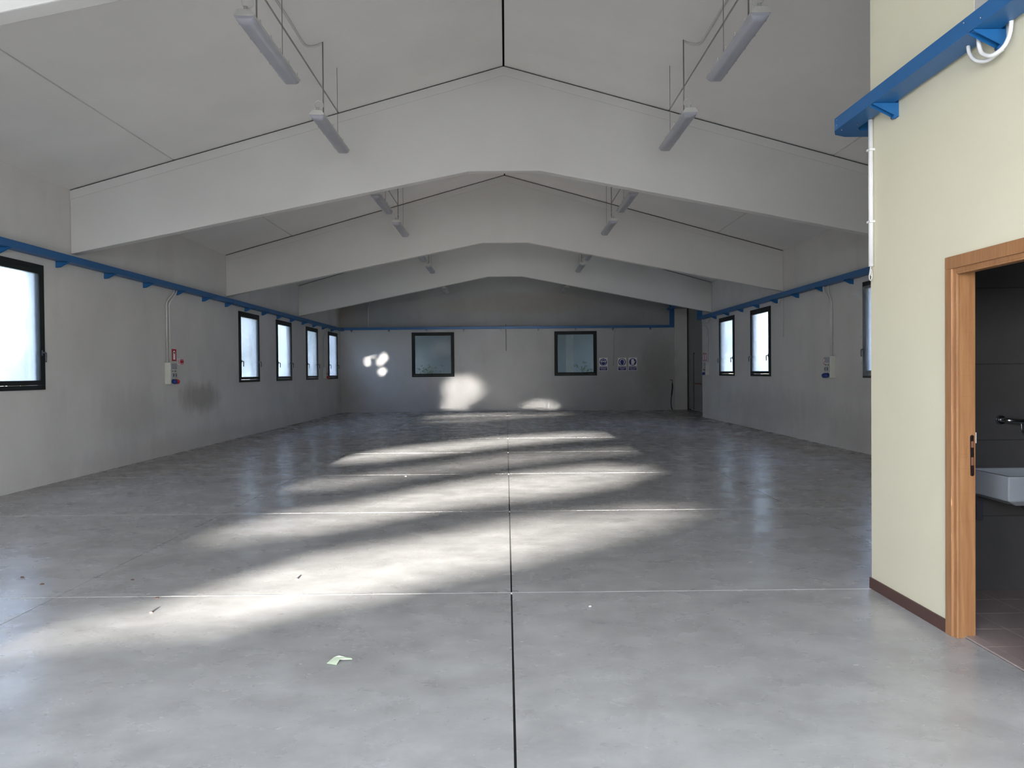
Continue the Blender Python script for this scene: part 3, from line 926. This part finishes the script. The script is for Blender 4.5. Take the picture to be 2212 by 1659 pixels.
conduit('straight conduit down to the right wall socket panel', smooth_path([(x - 0.03, 16.44, 3.19), (x - 0.03, 16.43, 3.05), (x, 16.37, 2.86), (x, 16.355, 2.80)], 5) + [(x, 16.355, 1.78)], 0.014, clips=[(x + 0.004, 16.355, 2.6), (x + 0.004, 16.355, 2.05)])
conduit('thin conduit down to the small far right socket panel', smooth_path([(x - 0.06, 26.95, 3.19), (x - 0.05, 26.85, 3.05), (x, 26.52, 2.85), (x, 26.45, 2.70)], 5) + [(x, 26.45, 1.80)], 0.016)
conduit('short dangling conduit on the right wall below the tray', [(x, 19.23, 3.19), (x, 19.23, 2.30)], 0.009)
y = YB - 0.018
conduit('short thin conduit hanging at the middle of the end wall', [(0.0, y, 3.42), (0.0, y, 2.37)], 0.013, 'rod')
conduit('conduit ending above the gap between the blue safety signs', smooth_path([(4.30, y - 0.05, 3.225), (4.26, y - 0.03, 3.18), (4.205, y, 3.10), (4.20, y, 3.0)], 4) + [(4.20, y, 1.75)], 0.017)
e = conduit('thin conduit rising from the end wall tray to a junction box, far left', [(-5.38, y, 3.32), (-5.38, y, 4.24)], 0.014)
MB().box(-5.44, -5.32, YB - 0.05, YB, 4.23, 4.31).build('junction_box', M['grey_plastic'], e)
# flexible loop hoses under the right tray
flex('flexible_conduit', 'small loop of cable under the right wall tray near its middle', [(XR - 0.1, 19.75, 3.185), (XR - 0.11, 19.72, 3.10), (XR - 0.09, 19.60, 3.05), (XR - 0.06, 19.45, 3.07), (XR - 0.05, 19.40, 3.15), (XR - 0.02, 19.38, 3.24)], 0.014, M['pvc'], 'hose')
flex('flexible_conduit', 'small loop of cable under the far end of the right wall tray', [(XR - 0.1, 26.75, 3.185), (XR - 0.11, 26.65, 3.09), (XR - 0.08, 26.4, 3.04), (XR - 0.05, 26.2, 3.08), (XR - 0.03, 26.15, 3.18)], 0.013, M['pvc'], 'hose')

# black hose on a wall tap in the far right corner
hs = empty('air_hose', (6.52, YB - 0.08, 0))
tag(hs, 'black hose hanging from a pipe stub in the far right corner', 'hose')
MB().tube([(6.40, YB - 0.03, 1.175), (6.52, YB - 0.03, 1.175)], 0.012, 8).tube([(6.505, YB - 0.03, 1.175), (6.505, YB - 0.06, 1.04)], 0.011, 8).build('pipe_stub', M['dark_metal'], hs)
MB().tube(smooth_path([(6.505, YB - 0.06, 1.06), (6.50, YB - 0.07, 0.85), (6.46, YB - 0.09, 0.55), (6.44, YB - 0.09, 0.3), (6.46, YB - 0.09, 0.1), (6.50, YB - 0.11, 0.014)], 5), [0.016 + 0.012 * (1 if 1 < k < 10 else 0) for k in range(26)], 8).build('hose', M['rubber'], hs)

# ------------------------------------------------------------------ signs
def ellipse(cx, cz, rx, rz, n=28, a0=0.0, a1=2 * math.pi):
    full = abs(a1 - a0) > 6.2
    k = n if full else n + 1
    return [(cx + rx * math.cos(a0 + (a1 - a0) * i / n), cz + rz * math.sin(a0 + (a1 - a0) * i / n)) for i in range(k)]

def text_mesh(txt, size):
    cu = bpy.data.curves.new('lettering', 'FONT')
    cu.body = txt
    cu.size = size
    cu.align_x = 'CENTER'
    cu.align_y = 'CENTER'
    cu.space_line = 0.95
    tmp = bpy.data.objects.new('lettering_tmp', cu)
    COL.objects.link(tmp)
    dg = bpy.context.evaluated_depsgraph_get()
    me = bpy.data.meshes.new_from_object(tmp.evaluated_get(dg))
    bpy.data.objects.remove(tmp)
    return me

def layer(poly, x0, z0, y, m, parent, name):
    return MB().prism([(x0 + a, z0 + b) for a, b in poly], 1, y - 0.0012, y).build(name, m, parent)

def safety_sign(label, x0, z1, kind, txt):
    """white 0.33 x 0.50 m board on the end wall"""
    W_, H_ = 0.335, 0.51
    y0 = YB - 0.004
    e = empty('safety_sign', (x0 + W_ / 2, YB, z1 - H_))
    tag(e, label, 'sign', 'blue mandatory safety signs')
    cx, cz = x0 + W_ / 2, z1 - 0.17
    MB().box(x0, x0 + W_, y0, YB, z1 - H_, z1).build('board', M['sign_white'], e)
    y = y0 - 0.0002
    layer(ellipse(0, 0, 0.143, 0.143, 36), cx, cz, y, M['sign_blue'], e, 'disc')
    y -= 0.0016
    Wm, Bm = M['sign_white'], M['sign_blue']
    if kind == 'eyes':
        layer([(-0.085, 0.06), (-0.05, 0.105), (0.05, 0.105), (0.085, 0.06), (0.1, 0.0), (0.075, -0.09), (0.035, -0.13), (-0.035, -0.13), (-0.075, -0.09), (-0.1, 0.0)], cx, cz, y, Wm, e, 'face_outline')
        y -= 0.0016
        layer([(-0.075, 0.06), (-0.045, 0.09), (0.045, 0.09), (0.075, 0.06), (0.088, 0.0), (0.065, -0.085), (0.03, -0.118), (-0.03, -0.118), (-0.065, -0.085), (-0.088, 0.0)], cx, cz, y, Bm, e, 'face')
        y -= 0.0016
        g = layer([(-0.115, 0.05), (-0.06, 0.055), (-0.025, 0.045), (0.025, 0.045), (0.06, 0.055), (0.115, 0.05), (0.105, 0.02), (0.05, -0.012), (0.012, 0.012), (-0.012, 0.012), (-0.05, -0.012), (-0.105, 0.02)], cx, cz, y, Wm, e, 'goggles')
        y -= 0.0016
        for s in (-1, 1):
            layer(ellipse(s * 0.046, 0.022, 0.02, 0.016, 14), cx, cz, y, M['dark_plastic'], e, 'lens')
    elif kind == 'ears':
        layer([(-0.105, 0.03), (-0.08, 0.085), (-0.035, 0.117), (0.035, 0.117), (0.08, 0.085), (0.105, 0.03), (0.11, -0.02), (0.09, -0.055), (0.05, -0.115), (0.0, -0.135), (-0.05, -0.115), (-0.09, -0.055), (-0.11, -0.02)], cx, cz, y, Wm, e, 'ear_muffs')
        y -= 0.0016
        layer([(-0.062, 0.06), (-0.03, 0.088), (0.03, 0.088), (0.062, 0.06), (0.072, 0.0), (0.06, -0.06), (0.038, -0.105), (0.0, -0.122), (-0.038, -0.105), (-0.06, -0.06), (-0.072, 0.0)], cx, cz, y, Bm, e, 'face')
    else:
        layer([(-0.055, -0.065), (-0.058, 0.02), (-0.056, 0.085), (-0.035, 0.115), (0.03, 0.115), (0.05, 0.09), (0.052, 0.0), (0.085, 0.04), (0.103, 0.028), (0.06, -0.045), (0.042, -0.065)], cx, cz, y, Wm, e, 'glove')
        layer([(-0.06, -0.112), (-0.06, -0.072), (0.05, -0.072), (0.05, -0.112)], cx, cz, y, Wm, e, 'cuff')
    y = y0 - 0.0002
    layer([(-0.15, -0.075), (0.15, -0.075), (0.15, 0.075), (-0.15, 0.075)], cx, z1 - H_ + 0.092, y, M['sign_blue'], e, 'caption_panel')
    me = text_mesh(txt, 0.045)
    me.materials.append(M['sign_white'])
    o = bpy.data.objects.new('lettering', me)
    COL.objects.link(o)
    o.parent = e
    o.location = Vector((cx, y - 0.0022, z1 - H_ + 0.092)) - e.location
    o.rotation_euler = (math.radians(90), 0, 0)
    mx = max(abs(v.co.x) for v in me.vertices)
    o.scale = (min(1.0, 0.143 / mx), 1, 1)

safety_sign('blue and white goggles safety sign right beside the end wall window', 3.643, 2.063, 'eyes', '\u00c8 OBBLIGATORIO\nPROTEGGERE\nGLI OCCHI')
safety_sign('blue and white ear protection safety sign, middle of the three', 4.38, 2.062, 'ears', '\u00c8 OBBLIGATORIO\nPROTEGGERE\nL\u2019UDITO')
safety_sign('blue and white glove safety sign, rightmost of the three', 4.797, 2.062, 'glove', '\u00c8 OBBLIGATORIO\nUSARE I GUANTI\nPROTETTIVI')

def side_sign(label, wx, s, y0, y1, z0, z1, kind):
    e = empty('notice_sign', (wx, (y0 + y1) / 2, z0))
    tag(e, label, 'sign')
    def L(d, poly, m, name):
        a, b = wx + s * d, wx + s * (d + 0.0015)
        MB().prism(poly, 0, min(a, b), max(a, b)).build(name, m, e)
    R_ = lambda a, b, c, d: [(a, c), (b, c), (b, d), (a, d)]
    cy, w_ = (y0 + y1) / 2, y1 - y0
    if kind == 'frame':
        L(0.001, R_(y0, y1, z0, z1), M['sign_red'], 'board')
        L(0.003, R_(y0 + 0.28 * w_, y1 - 0.28 * w_, z0 + 0.03, z1 - 0.06), M['sign_white'], 'panel')
        L(0.003, ellipse(cy, z1 - 0.06, 0.2 * w_, 0.03, 16), M['sign_white'], 'panel_top')
    elif kind == 'label':
        L(0.001, R_(y0, y1, z0, z1), M['sign_white'], 'board')
        L(0.003, R_(y0 + 0.36 * w_, y1 - 0.01, z0 + 0.004, z1 - 0.004), M['sign_red'], 'red_field')
        L(0.005, R_(y0 + 0.36 * w_, y1 - 0.01, z1 - 0.026, z1 - 0.019), M['sign_white'], 'rule')
        L(0.005, R_(y0 + 0.36 * w_, y1 - 0.01, z0 + 0.019, z0 + 0.026), M['sign_white'], 'rule')
        L(0.003, ellipse(y0 + 0.17 * w_, (z0 + z1) / 2, 0.13 * w_, 0.048, 20), M['sign_red'], 'ring')
        L(0.005, ellipse(y0 + 0.17 * w_, (z0 + z1) / 2, 0.08 * w_, 0.034, 20), M['sign_white'], 'ring_field')
        L(0.007, [(y0 + 0.09 * w_, z0 + 0.075), (y0 + 0.12 * w_, z0 + 0.08), (y0 + 0.25 * w_, z0 + 0.032), (y0 + 0.22 * w_, z0 + 0.028)], M['sign_red'], 'slash')
    else:
        L(0.001, ellipse(cy, (z0 + z1) / 2, w_ / 2, (z1 - z0) / 2, 24), M['sign_red'], 'ring')
        L(0.003, ellipse(cy, (z0 + z1) / 2, w_ * 0.36, (z1 - z0) * 0.36, 24), M['sign_white'], 'field')
        L(0.005, [(cy - 0.3 * w_, z1 - 0.035), (cy - 0.2 * w_, z1 - 0.03), (cy + 0.3 * w_, z0 + 0.035), (cy + 0.2 * w_, z0 + 0.03)], M['sign_red'], 'slash')

side_sign('tall red framed notice above the left wall socket panel', XL, 1, 16.10, 16.32, 1.80, 2.035, 'frame')
side_sign('small red and white notice right of the left wall socket panel', XL, 1, 16.39, 16.69, 1.735, 1.85, 'label')
side_sign('round red prohibition sign beside the right wall socket panel', XR, -1, 16.72, 16.86, 1.62, 1.77, 'round')
side_sign('red framed notice on the right wall at the recess edge', XR, -1, 26.98, 27.16, 1.84, 2.10, 'frame')
side_sign('red framed notice right of another, above the far right socket panel', XR, -1, 26.72, 26.90, 1.84, 2.09, 'frame')

# ------------------------------------------------------------------ plastic film on the right window
film = MB()
ny, nz = 18, 24
for k in range(nz + 1):
    t = k / nz
    z = 1.40 + t * 1.60
    for i in range(ny + 1):
        s_ = i / ny
        y_far = 14.98 - 0.13 * t if t < 0.86 else 14.868 + 0.20 * (t - 0.86) / 0.14
        yy = 13.15 + s_ * (y_far - 13.15)
        d = 0.055 + 0.018 * math.sin(s_ * 19) + 0.012 * math.sin(s_ * 43 + t * 3)
        if t > 0.86:
            d += 0.10 * (t - 0.86) / 0.14 * s_
            z2 = z - 0.10 * (t - 0.86) / 0.14 * s_ ** 6
        else:
            z2 = z
        film.v.append((XR - d, yy, z2))
for k in range(nz):
    for i in range(ny):
        a = k * (ny + 1) + i
        film.f.append((a, a + 1, a + ny + 2, a + ny + 1)); film.sm.append(True)
fo = film.build('plastic_film', M['film'])
tag(fo, 'translucent plastic film hanging loose over the right wall window', 'plastic film')

# ------------------------------------------------------------------ litter on the floor
lf = MB()
pts = [(-0.955, 4.33), (-0.93, 4.40), (-0.905, 4.405), (-0.87, 4.395), (-0.835, 4.39), (-0.83, 4.378), (-0.875, 4.37), (-0.893, 4.365), (-0.90, 4.31)]
zz = [0.004, 0.012, 0.018, 0.012, 0.008, 0.006, 0.008, 0.012, 0.002]
lf.v += [(a, b, z) for (a, b), z in zip(pts, zz)] + [(a, b, z + 0.0015) for (a, b), z in zip(pts, zz)]
k = len(pts)
lf.f += [tuple(range(k)), tuple(k + j for j in reversed(range(k)))] + [(j, (j + 1) % k, k + (j + 1) % k, k + j) for j in range(k)]
lf.sm += [False] * (k + 2)
tag(lf.build('fallen_leaf', M['leaf_pale']), 'small pale green leaf lying on the foreground floor', 'leaf')
crumbs = [(-1.57, 6.143, 0.018, 'chip_dark', 'dark crumb in the brightest sun streak on the floor'), (-2.295, 5.316, 0.018, 'chip_dark', 'brown crumb in the near left end of the sun streak'),
          (0.53, 5.344, 0.016, 'chip', 'white chip on the floor right of the centre joint'), (-1.495, 12.23, 0.02, 'chip', 'pale chip on the floor before the fourth sun streak'),
          (-3.41, 6.07, 0.02, 'chip_dark', 'dark crumb on the left floor beyond the long joint'), (-3.68, 6.28, 0.026, 'chip_dark', 'farthest left dark crumb on the floor'),
          (-2.80, 6.17, 0.018, 'chip_dark', 'dark crumb between the left joint and the sun streak'), (-2.40, 5.66, 0.02, 'chip_dark', 'dark scrap on the nearer cross joint, left side')]
for cx, cy, r, mt, lb in crumbs:
    m = MB()
    n_ = 7
    ang = [2 * math.pi * q / n_ + rnd.uniform(-0.3, 0.3) for q in range(n_)]
    rr = [r * rnd.uniform(0.5, 1.1) for q in range(n_)]
    m.v += [(cx + a * math.cos(t), cy + 0.8 * a * math.sin(t), 0.0) for a, t in zip(rr, ang)] + [(cx + 0.6 * a * math.cos(t), cy + 0.5 * a * math.sin(t), r * 0.35) for a, t in zip(rr, ang)]
    m.f += [tuple(reversed(range(n_))), tuple(n_ + j for j in range(n_))] + [(j, (j + 1) % n_, n_ + (j + 1) % n_, n_ + j) for j in range(n_)]
    m.sm += [False] * (n_ + 2)
    tag(m.build('floor_crumb', M[mt]), lb, 'debris', 'crumbs on the floor')

# ------------------------------------------------------------------ outdoors: ground, and added screens shaping the sun at the entrance
g = MB().box(-60, 60, -80, YF - 0.26, -0.6, -0.02).build('ground_front', M['bounce_forecourt'])
struct(g, 'unseen pale gravel forecourt, brightened to bounce light in at the open entrance', 'ground')
g = MB().box(-60, XL - 0.26, YF - 0.26, 70, -0.6, -0.05).build('ground_left', M['grass'])
struct(g, 'grass outside the left windows, out of view', 'ground')
g = MB().box(XR + 1.2, 60, YF - 0.26, 70, -0.6, -0.05).build('ground_right', M['grass'])
struct(g, 'grass outside the right windows, out of view', 'ground')
g = MB().box(XL - 0.26, XR + 1.2, YB + 0.26, 70, -0.6, -0.05).build('ground_back', M['yard'])
struct(g, 'concrete yard behind the end wall', 'ground')

# Sun gaps: where sunlight reaches the floor, (x, y) outlines of the far and near edge of each streak
STREAKS = [
    ([(-3.09, 4.83), (-2.91, 5.28), (-2.42, 5.58), (-2.18, 6.03), (-1.84, 6.61), (-1.36, 7.04), (-0.83, 7.52), (0.0, 8.34), (0.9, 8.91), (1.75, 9.45), (2.36, 9.53)],
     [(-2.7, 4.21), (-2.62, 4.36), (-2.27, 4.65), (-1.94, 4.79), (-1.62, 5.05), (-1.28, 5.41), (-0.87, 5.69), (-0.55, 6.11), (-0.01, 6.59), (0.57, 7.15), (1.29, 7.9), (2.14, 8.62)], [(-3, 0.35), (-2.3, 0.55), (-1.5, 1.0), (-0.2, 1.0), (0.8, 0.7), (2.4, 0.35)]),
    ([(-2.97, 8.22), (-2.36, 9.22), (-1.87, 9.67), (-1.18, 10.77), (0.0, 12.12), (1.35, 13.36), (2.26, 13.8)],
     [(-2.82, 7.46), (-2.43, 7.6), (-1.88, 7.98), (-1.31, 8.61), (-0.64, 9.47), (0.0, 9.95), (0.83, 10.47), (1.9, 11.58), (2.46, 11.93)], [(-3, 0.3), (-1.5, 0.75), (0.3, 0.75), (2.4, 0.4)]),
    ([(-3.01, 11.76), (-2.33, 12.1), (-1.71, 13.13), (-0.94, 14.08), (0.0, 15.17), (1.62, 16.03), (2.74, 16.66)],
     [(-2.88, 10.89), (-2.16, 11.17), (-1.33, 12.22), (0.0, 13.73), (1.52, 15.03), (2.94, 15.89)], [(-3, 0.35), (-1.4, 0.3), (0, 0.4), (2.8, 0.25)]),
    ([(-3.17, 14.85), (-2.48, 16.44), (-1.21, 18.1), (0.01, 19.51), (1.66, 20.65), (2.8, 20.74)],
     [(-2.96, 14.15), (-2.2, 14.59), (-1.07, 15.94), (0.01, 17.36), (1.5, 18.72), (2.67, 19.19)], [(-3, 0.6), (-1.5, 0.85), (0.3, 0.8), (2.6, 0.5)]),
    ([(-2.86, 28.7), (-1.78, 29.7), (-0.59, 30.6), (0.73, 31.2)],
     [(-2.78, 27.9), (-1.69, 28.6), (-0.55, 29.4), (1.02, 30.5)], [(-3, 0.55), (0.7, 0.5)]),
    ([(-2.59, 26.11), (-1.06, 27.47), (0.05, 28.86), (1.27, 30.03), (2.57, 31.04)],
     [(-2.74, 25.02), (-1.01, 26.22), (0.05, 27.48), (1.22, 28.87), (2.83, 30.48)], [(-2.8, 0.25), (0.5, 0.35), (2.6, 0.25)])]

def lerp(L, x):
    if x <= L[0][0] or x >= L[-1][0]:
        return None
    for (a, b), (c, d) in zip(L[:-1], L[1:]):
        if a <= x <= c:
            return b + (d - b) * (x - a) / (c - a) if c > a else b
    return None

def sun_floor(x, y):
    for up, lo, st in STREAKS:
        u_, l_, s_ = lerp(up, x), lerp(lo, x), lerp(st, x)
        if u_ is None or l_ is None or s_ is None:
            continue
        if l_ < y < u_:
            return s_
    return 0.0

DAPPLES = [(-5.52, 2.30, 0.085), (-5.43, 2.17, 0.07), (-4.79, 2.10, 0.165), (-4.96, 1.94, 0.095), (-5.44, 1.93, 0.10), (-4.87, 1.59, 0.14), (-4.57, 1.74, 0.05), (-5.2, 2.2, 0.06)]

WALL_GAIN = 0.037
def sun_wall(x, z):
    t = 0.0
    for cx, cz, rx, rz, a in ((-1.70, 0.82, 1.10, 0.75, 1.0), (-2.0, 0.10, 0.80, 0.60, 0.9), (1.35, 0.0, 1.0, 0.50, 0.9)):
        d = ((x - cx) / rx) ** 2 + ((z - cz) / rz) ** 2
        t = max(t, a * min(1.0, 1.25 * (1 - d)))
    for a, b, r in DAPPLES:
        if (x - a) ** 2 + (z - b) ** 2 < (0.62 * r + 0.012) ** 2:
            t = 4.0
    return WALL_GAIN * round(max(0.0, t) * 8) / 8

# added unseen boards, cut so their gaps cast the sun streaks on the floor
HY = -4.0
hd = empty('sun_streak_mask', (0, HY, 0))
tag(hd, 'added unseen board screen shaping the sun streaks on the floor', 'light screen')
ORDER = [0, 1, 2, 3, 5, 4]
FILTERS = {0: [(-3.2, 0.35), (-2.5, 0.55), (-1.7, 0.95), (-0.1, 0.95), (0.9, 0.62), (2.3, 0.3)],
        1: [(-2.9, 0.3), (-1.9, 0.78), (-0.5, 0.98), (0.6, 0.95), (1.8, 0.58), (2.4, 0.35)],
        2: [(-2.9, 0.42), (-2.2, 0.40), (-1.3, 0.30), (0.0, 0.42), (1.5, 0.35), (2.6, 0.25)],
        3: [(-2.9, 0.75), (-2.0, 0.95), (0.2, 0.88), (1.6, 0.70), (2.6, 0.5)],
        5: [(-2.8, 0.15), (-1.0, 0.3), (0.2, 0.38), (2.6, 0.3)],
        4: [(-2.8, 0.6), (-1.5, 0.62), (0.8, 0.55)]}
X0, X1, NX = -3.7, 3.3, 71
def edge_at(L, x):
    if x <= L[0][0]:
        (a, b), (c, d) = L[0], L[1]
    elif x >= L[-1][0]:
        (a, b), (c, d) = L[-2], L[-1]
    else:
        return lerp(L, x)
    return b + (d - b) / (c - a) * (x - a)
def gap_edges(si, x):
    up, lo, st = STREAKS[si]
    u_, l_ = edge_at(up, x), edge_at(lo, x)
    xa = max(up[0][0], lo[0][0])
    xb = min(up[-1][0], lo[-1][0])
    mid = (u_ + l_) / 2
    k = min(1.0, max(0.0, (x - (xa - 0.25)) / 0.45), max(0.0, (xb + 0.25 - x) / 0.9))
    if si == 0:
        k = min(k, 1.0, max(0.35, (x + 3.3) / 1.6))
    hw = max(0.0, (u_ - l_) / 2) * k
    return ((mid - hw) - HY) * TAN, ((mid + hw) - HY) * TAN
cols = []
for i in range(NX):
    x = X0 + (X1 - X0) * i / (NX - 1)
    es = [-0.02]
    for si in ORDER:
        lo_, hi_ = gap_edges(si, x)
        lo_ = max(lo_, es[-1] + 0.004)
        hi_ = max(hi_, lo_)
        es += [lo_, hi_]
    es.append(max(es[-1] + 0.01, (YB - HY) * TAN + 0.09))
    cols.append((x, es))
def strip(kl, kh, y0, y1):
    m = MB()
    for x, es in cols:
        m.v += [(x, y0, es[kl]), (x, y0, es[kh]), (x, y1, es[kh]), (x, y1, es[kl])]
    for i in range(NX - 1):
        a_ = i * 4
        for j in range(4):
            m.f.append((a_ + j, a_ + (j + 1) % 4, a_ + 4 + (j + 1) % 4, a_ + 4 + j)); m.sm.append(False)
    m.f += [(0, 1, 2, 3), tuple((NX - 1) * 4 + j for j in (3, 2, 1, 0))]; m.sm += [False, False]
    return m
for k in range(7):
    strip(2 * k, 2 * k + 1, HY - 0.01, HY + 0.01).build('board', M['pale_board'], hd)
def filter_mat(si, ramp):  # added see-through filter dimming the sun along each streak gap
    m, n, l, b = nt('sun_filter_%d' % si)
    t_ = n.new('ShaderNodeBsdfTransparent')
    mx = n.new('ShaderNodeMixShader')
    g_ = n.new('ShaderNodeNewGeometry')
    sp_ = n.new('ShaderNodeSeparateXYZ')
    l.new(g_.outputs['Position'], sp_.inputs[0])
    cr = n.new('ShaderNodeValToRGB')
    els = cr.color_ramp.elements
    for q, (x, T) in enumerate(ramp):
        p_ = (x + 3.5) / 7.0
        e_ = els[q] if q < 2 else els.new(p_)
        e_.position = p_
        e_.color = (1 - T,) * 3 + (1,)
    l.new(nmap(n, l, sp_.outputs['X'], -3.5, 3.5, 0, 1), cr.inputs['Fac'])
    l.new(cr.outputs['Color'], mx.inputs[0])
    b.inputs['Base Color'].default_value = (0.06, 0.10, 0.06, 1)
    l.new(t_.outputs[0], mx.inputs[1])
    l.new(b.outputs[0], mx.inputs[2])
    l.new(mx.outputs[0], n['Material Output'].inputs[0])
    return m
for k, si in enumerate(ORDER):
    if si in FILTERS:
        m = MB()
        for x, es in cols:
            m.v += [(x, HY + 0.012, es[2 * k + 1] - 0.004), (x, HY + 0.012, es[2 * k + 2] + 0.004)]
        for i in range(NX - 1):
            m.f.append((2 * i, 2 * i + 1, 2 * i + 3, 2 * i + 2)); m.sm.append(False)
        m.build('sun_filter', filter_mat(si, FILTERS[si]), hd)
for xs in (X0 + 0.05, X1 - 0.05):
    MB().box(xs - 0.04, xs + 0.04, HY - 0.1, HY - 0.011, -0.03, 1.9).build('post', M['bark'], hd)

# added unseen slats; their hair gaps shape the faint sun patches on the end wall
TY, PITCH_S = -30.0, 0.10
ZLOW = (YB - TY) * TAN
tr = empty('sun_patch_mask', (-1.5, TY, 0))
tag(tr, 'added unseen slat screen shaping the sun patches on the end wall', 'screen')
k = 0
while True:
    z = ZLOW - 0.05 + k * PITCH_S
    if z > 7.4:
        break
    m = MB()
    xs = [-9.5 + 0.06 * i for i in range(260)]
    run = None
    segs = []
    for x in xs:
        T = round(sun_wall(x + 0.03, z + PITCH_S / 2 - ZLOW), 3)
        if run and run[2] == T:
            run[1] = x + 0.06
        else:
            run = [x, x + 0.06, T]
            segs.append(run)
    for a_, b_, T in segs:
        g_ = PITCH_S * T if T > 0 else -0.002
        m.box(a_, b_, TY - 0.0006, TY + 0.0006, z - 0.001, z + PITCH_S - g_)
    m.build('slat', M['bark'], tr)
    k += 1
for xs in (-9.3, -4.0, 3.6, 5.9):
    MB().box(xs - 0.1, xs + 0.1, TY - 0.25, TY - 0.02, -0.1, 7.4).build('post', M['bark'], tr)

# trees outside the frosted side windows
def bush_tree(label, x, y, h, r, seed, m):
    R_ = random.Random(seed)
    e = empty('garden_tree', (x, y, 0))
    tag(e, label, 'tree', 'trees outside the side windows')
    MB().tube([(x, y, -0.1), (x + 0.06, y, h * 0.35), (x - 0.05, y + 0.08, h * 0.7), (x, y, h * 0.9)], [0.12, 0.10, 0.07, 0.03], 8).build('trunk', M['bark'], e)
    vs, fs = [], []
    blobs = [(R_.uniform(-0.7, 0.7) * r, R_.uniform(-0.9, 0.9) * r, h * R_.uniform(0.3, 1.0), r * R_.uniform(0.25, 0.5)) for _ in range(16)]
    for bx_, by_, bz_, br_ in blobs:
        for _ in range(170):
            d = Vector((R_.gauss(0, 1), R_.gauss(0, 1), R_.gauss(0, 1))).normalized() * br_ * R_.uniform(0.3, 1.0)
            c = Vector((x + bx_, y + by_, bz_)) + d
            u_ = Vector((R_.gauss(0, 1), R_.gauss(0, 1), R_.gauss(0, 1))).normalized()
            v_ = u_.cross(Vector((R_.gauss(0, 1), R_.gauss(0, 1), R_.gauss(0, 1)))).normalized()
            i = len(vs)
            vs += [tuple(c - u_ * 0.09), tuple(c - v_ * 0.05), tuple(c + u_ * 0.09), tuple(c + v_ * 0.05)]
            fs.append((i, i + 1, i + 2, i + 3))
    me = bpy.data.meshes.new('foliage')
    me.from_pydata([(a - x, b - y, c) for a, b, c in vs], [], fs)
    me.materials.append(m)
    o = bpy.data.objects.new('foliage', me)
    COL.objects.link(o)
    o.parent = e
    o['kind'] = 'stuff'
tl = [(-9.2, 9.0, 4.6, 1.3), (-8.7, 14.6, 4.0, 1.1), (-9.0, 22.6, 4.4, 1.2), (-9.4, 27.0, 4.2, 1.3), (-8.8, 32.2, 4.8, 1.3)]
for k, (a, b, c, d) in enumerate(tl):
    bush_tree('garden tree outside the left wall, %s from the entrance' % ordn[k], a, b, c, d, 50 + k, M['leaf2'] if k % 2 else M['leaf'])
tl = [(9.3, 29.0, 4.6, 1.2), (9.6, 34.5, 4.4, 1.3), (9.2, 8.0, 4.6, 1.2)]
for k, (a, b, c, d) in enumerate(tl):
    bush_tree('garden tree outside the right wall, %s planted' % ordn[k], a, b, c, d, 80 + k, M['leaf'])

# yard behind the end wall: unseen roof added to dim it, retaining wall, shrubs
yw = MB().box(-9, 9, YB + 4.0, YB + 4.3, -0.05, 4.6).build('yard_wall', M['yard'])
tag(yw, 'grey retaining wall dimly seen through the end wall windows', 'wall')
yr = MB().box(-9, 9, YB + 0.26, YB + 4.3, 4.0, 4.1).build('yard_dimming_roof', M['yard'])
tag(yr, 'unseen roof added to dim the yard behind the end wall', 'roof')
yp = MB().box(2.55, 2.85, YB + 2.6, YB + 2.9, -0.05, 4.0).build('yard_post', M['chip'])
tag(yp, 'pale post behind the window beside the safety signs', 'post')
for k, (a, b) in enumerate(((3.4, 1.6), (5.6, 1.7), (-3.2, 2.0))):
    R_ = random.Random(200 + k)
    e = empty('yard_shrub', (a, YB + b, 0))
    tag(e, 'low dark shrub behind the end wall, %s one' % ordn[k], 'shrub', 'shrubs in the back yard')
    vs, fs = [], []
    for _ in range(420):
        c = Vector((R_.gauss(0, 0.28), R_.gauss(0, 0.15), abs(R_.gauss(1.15, 0.32))))
        u_ = Vector((R_.gauss(0, 1), R_.gauss(0, 1), R_.gauss(0, 1))).normalized()
        v_ = u_.cross(Vector((R_.gauss(0, 1), R_.gauss(0, 1), R_.gauss(0, 1)))).normalized()
        i = len(vs)
        vs += [tuple(c - u_ * 0.05), tuple(c - v_ * 0.03), tuple(c + u_ * 0.05), tuple(c + v_ * 0.03)]
        fs.append((i, i + 1, i + 2, i + 3))
    me = bpy.data.meshes.new('leaves')
    me.from_pydata(vs, [], fs)
    me.materials.append(M['leaf'])
    o = bpy.data.objects.new('leaves', me)
    COL.objects.link(o)
    o.parent = e
    o['kind'] = 'stuff'
    MB().tube([(a, YB + b, -0.06), (a, YB + b, 0.8)], 0.02, 6).build('stem', M['bark'], e)
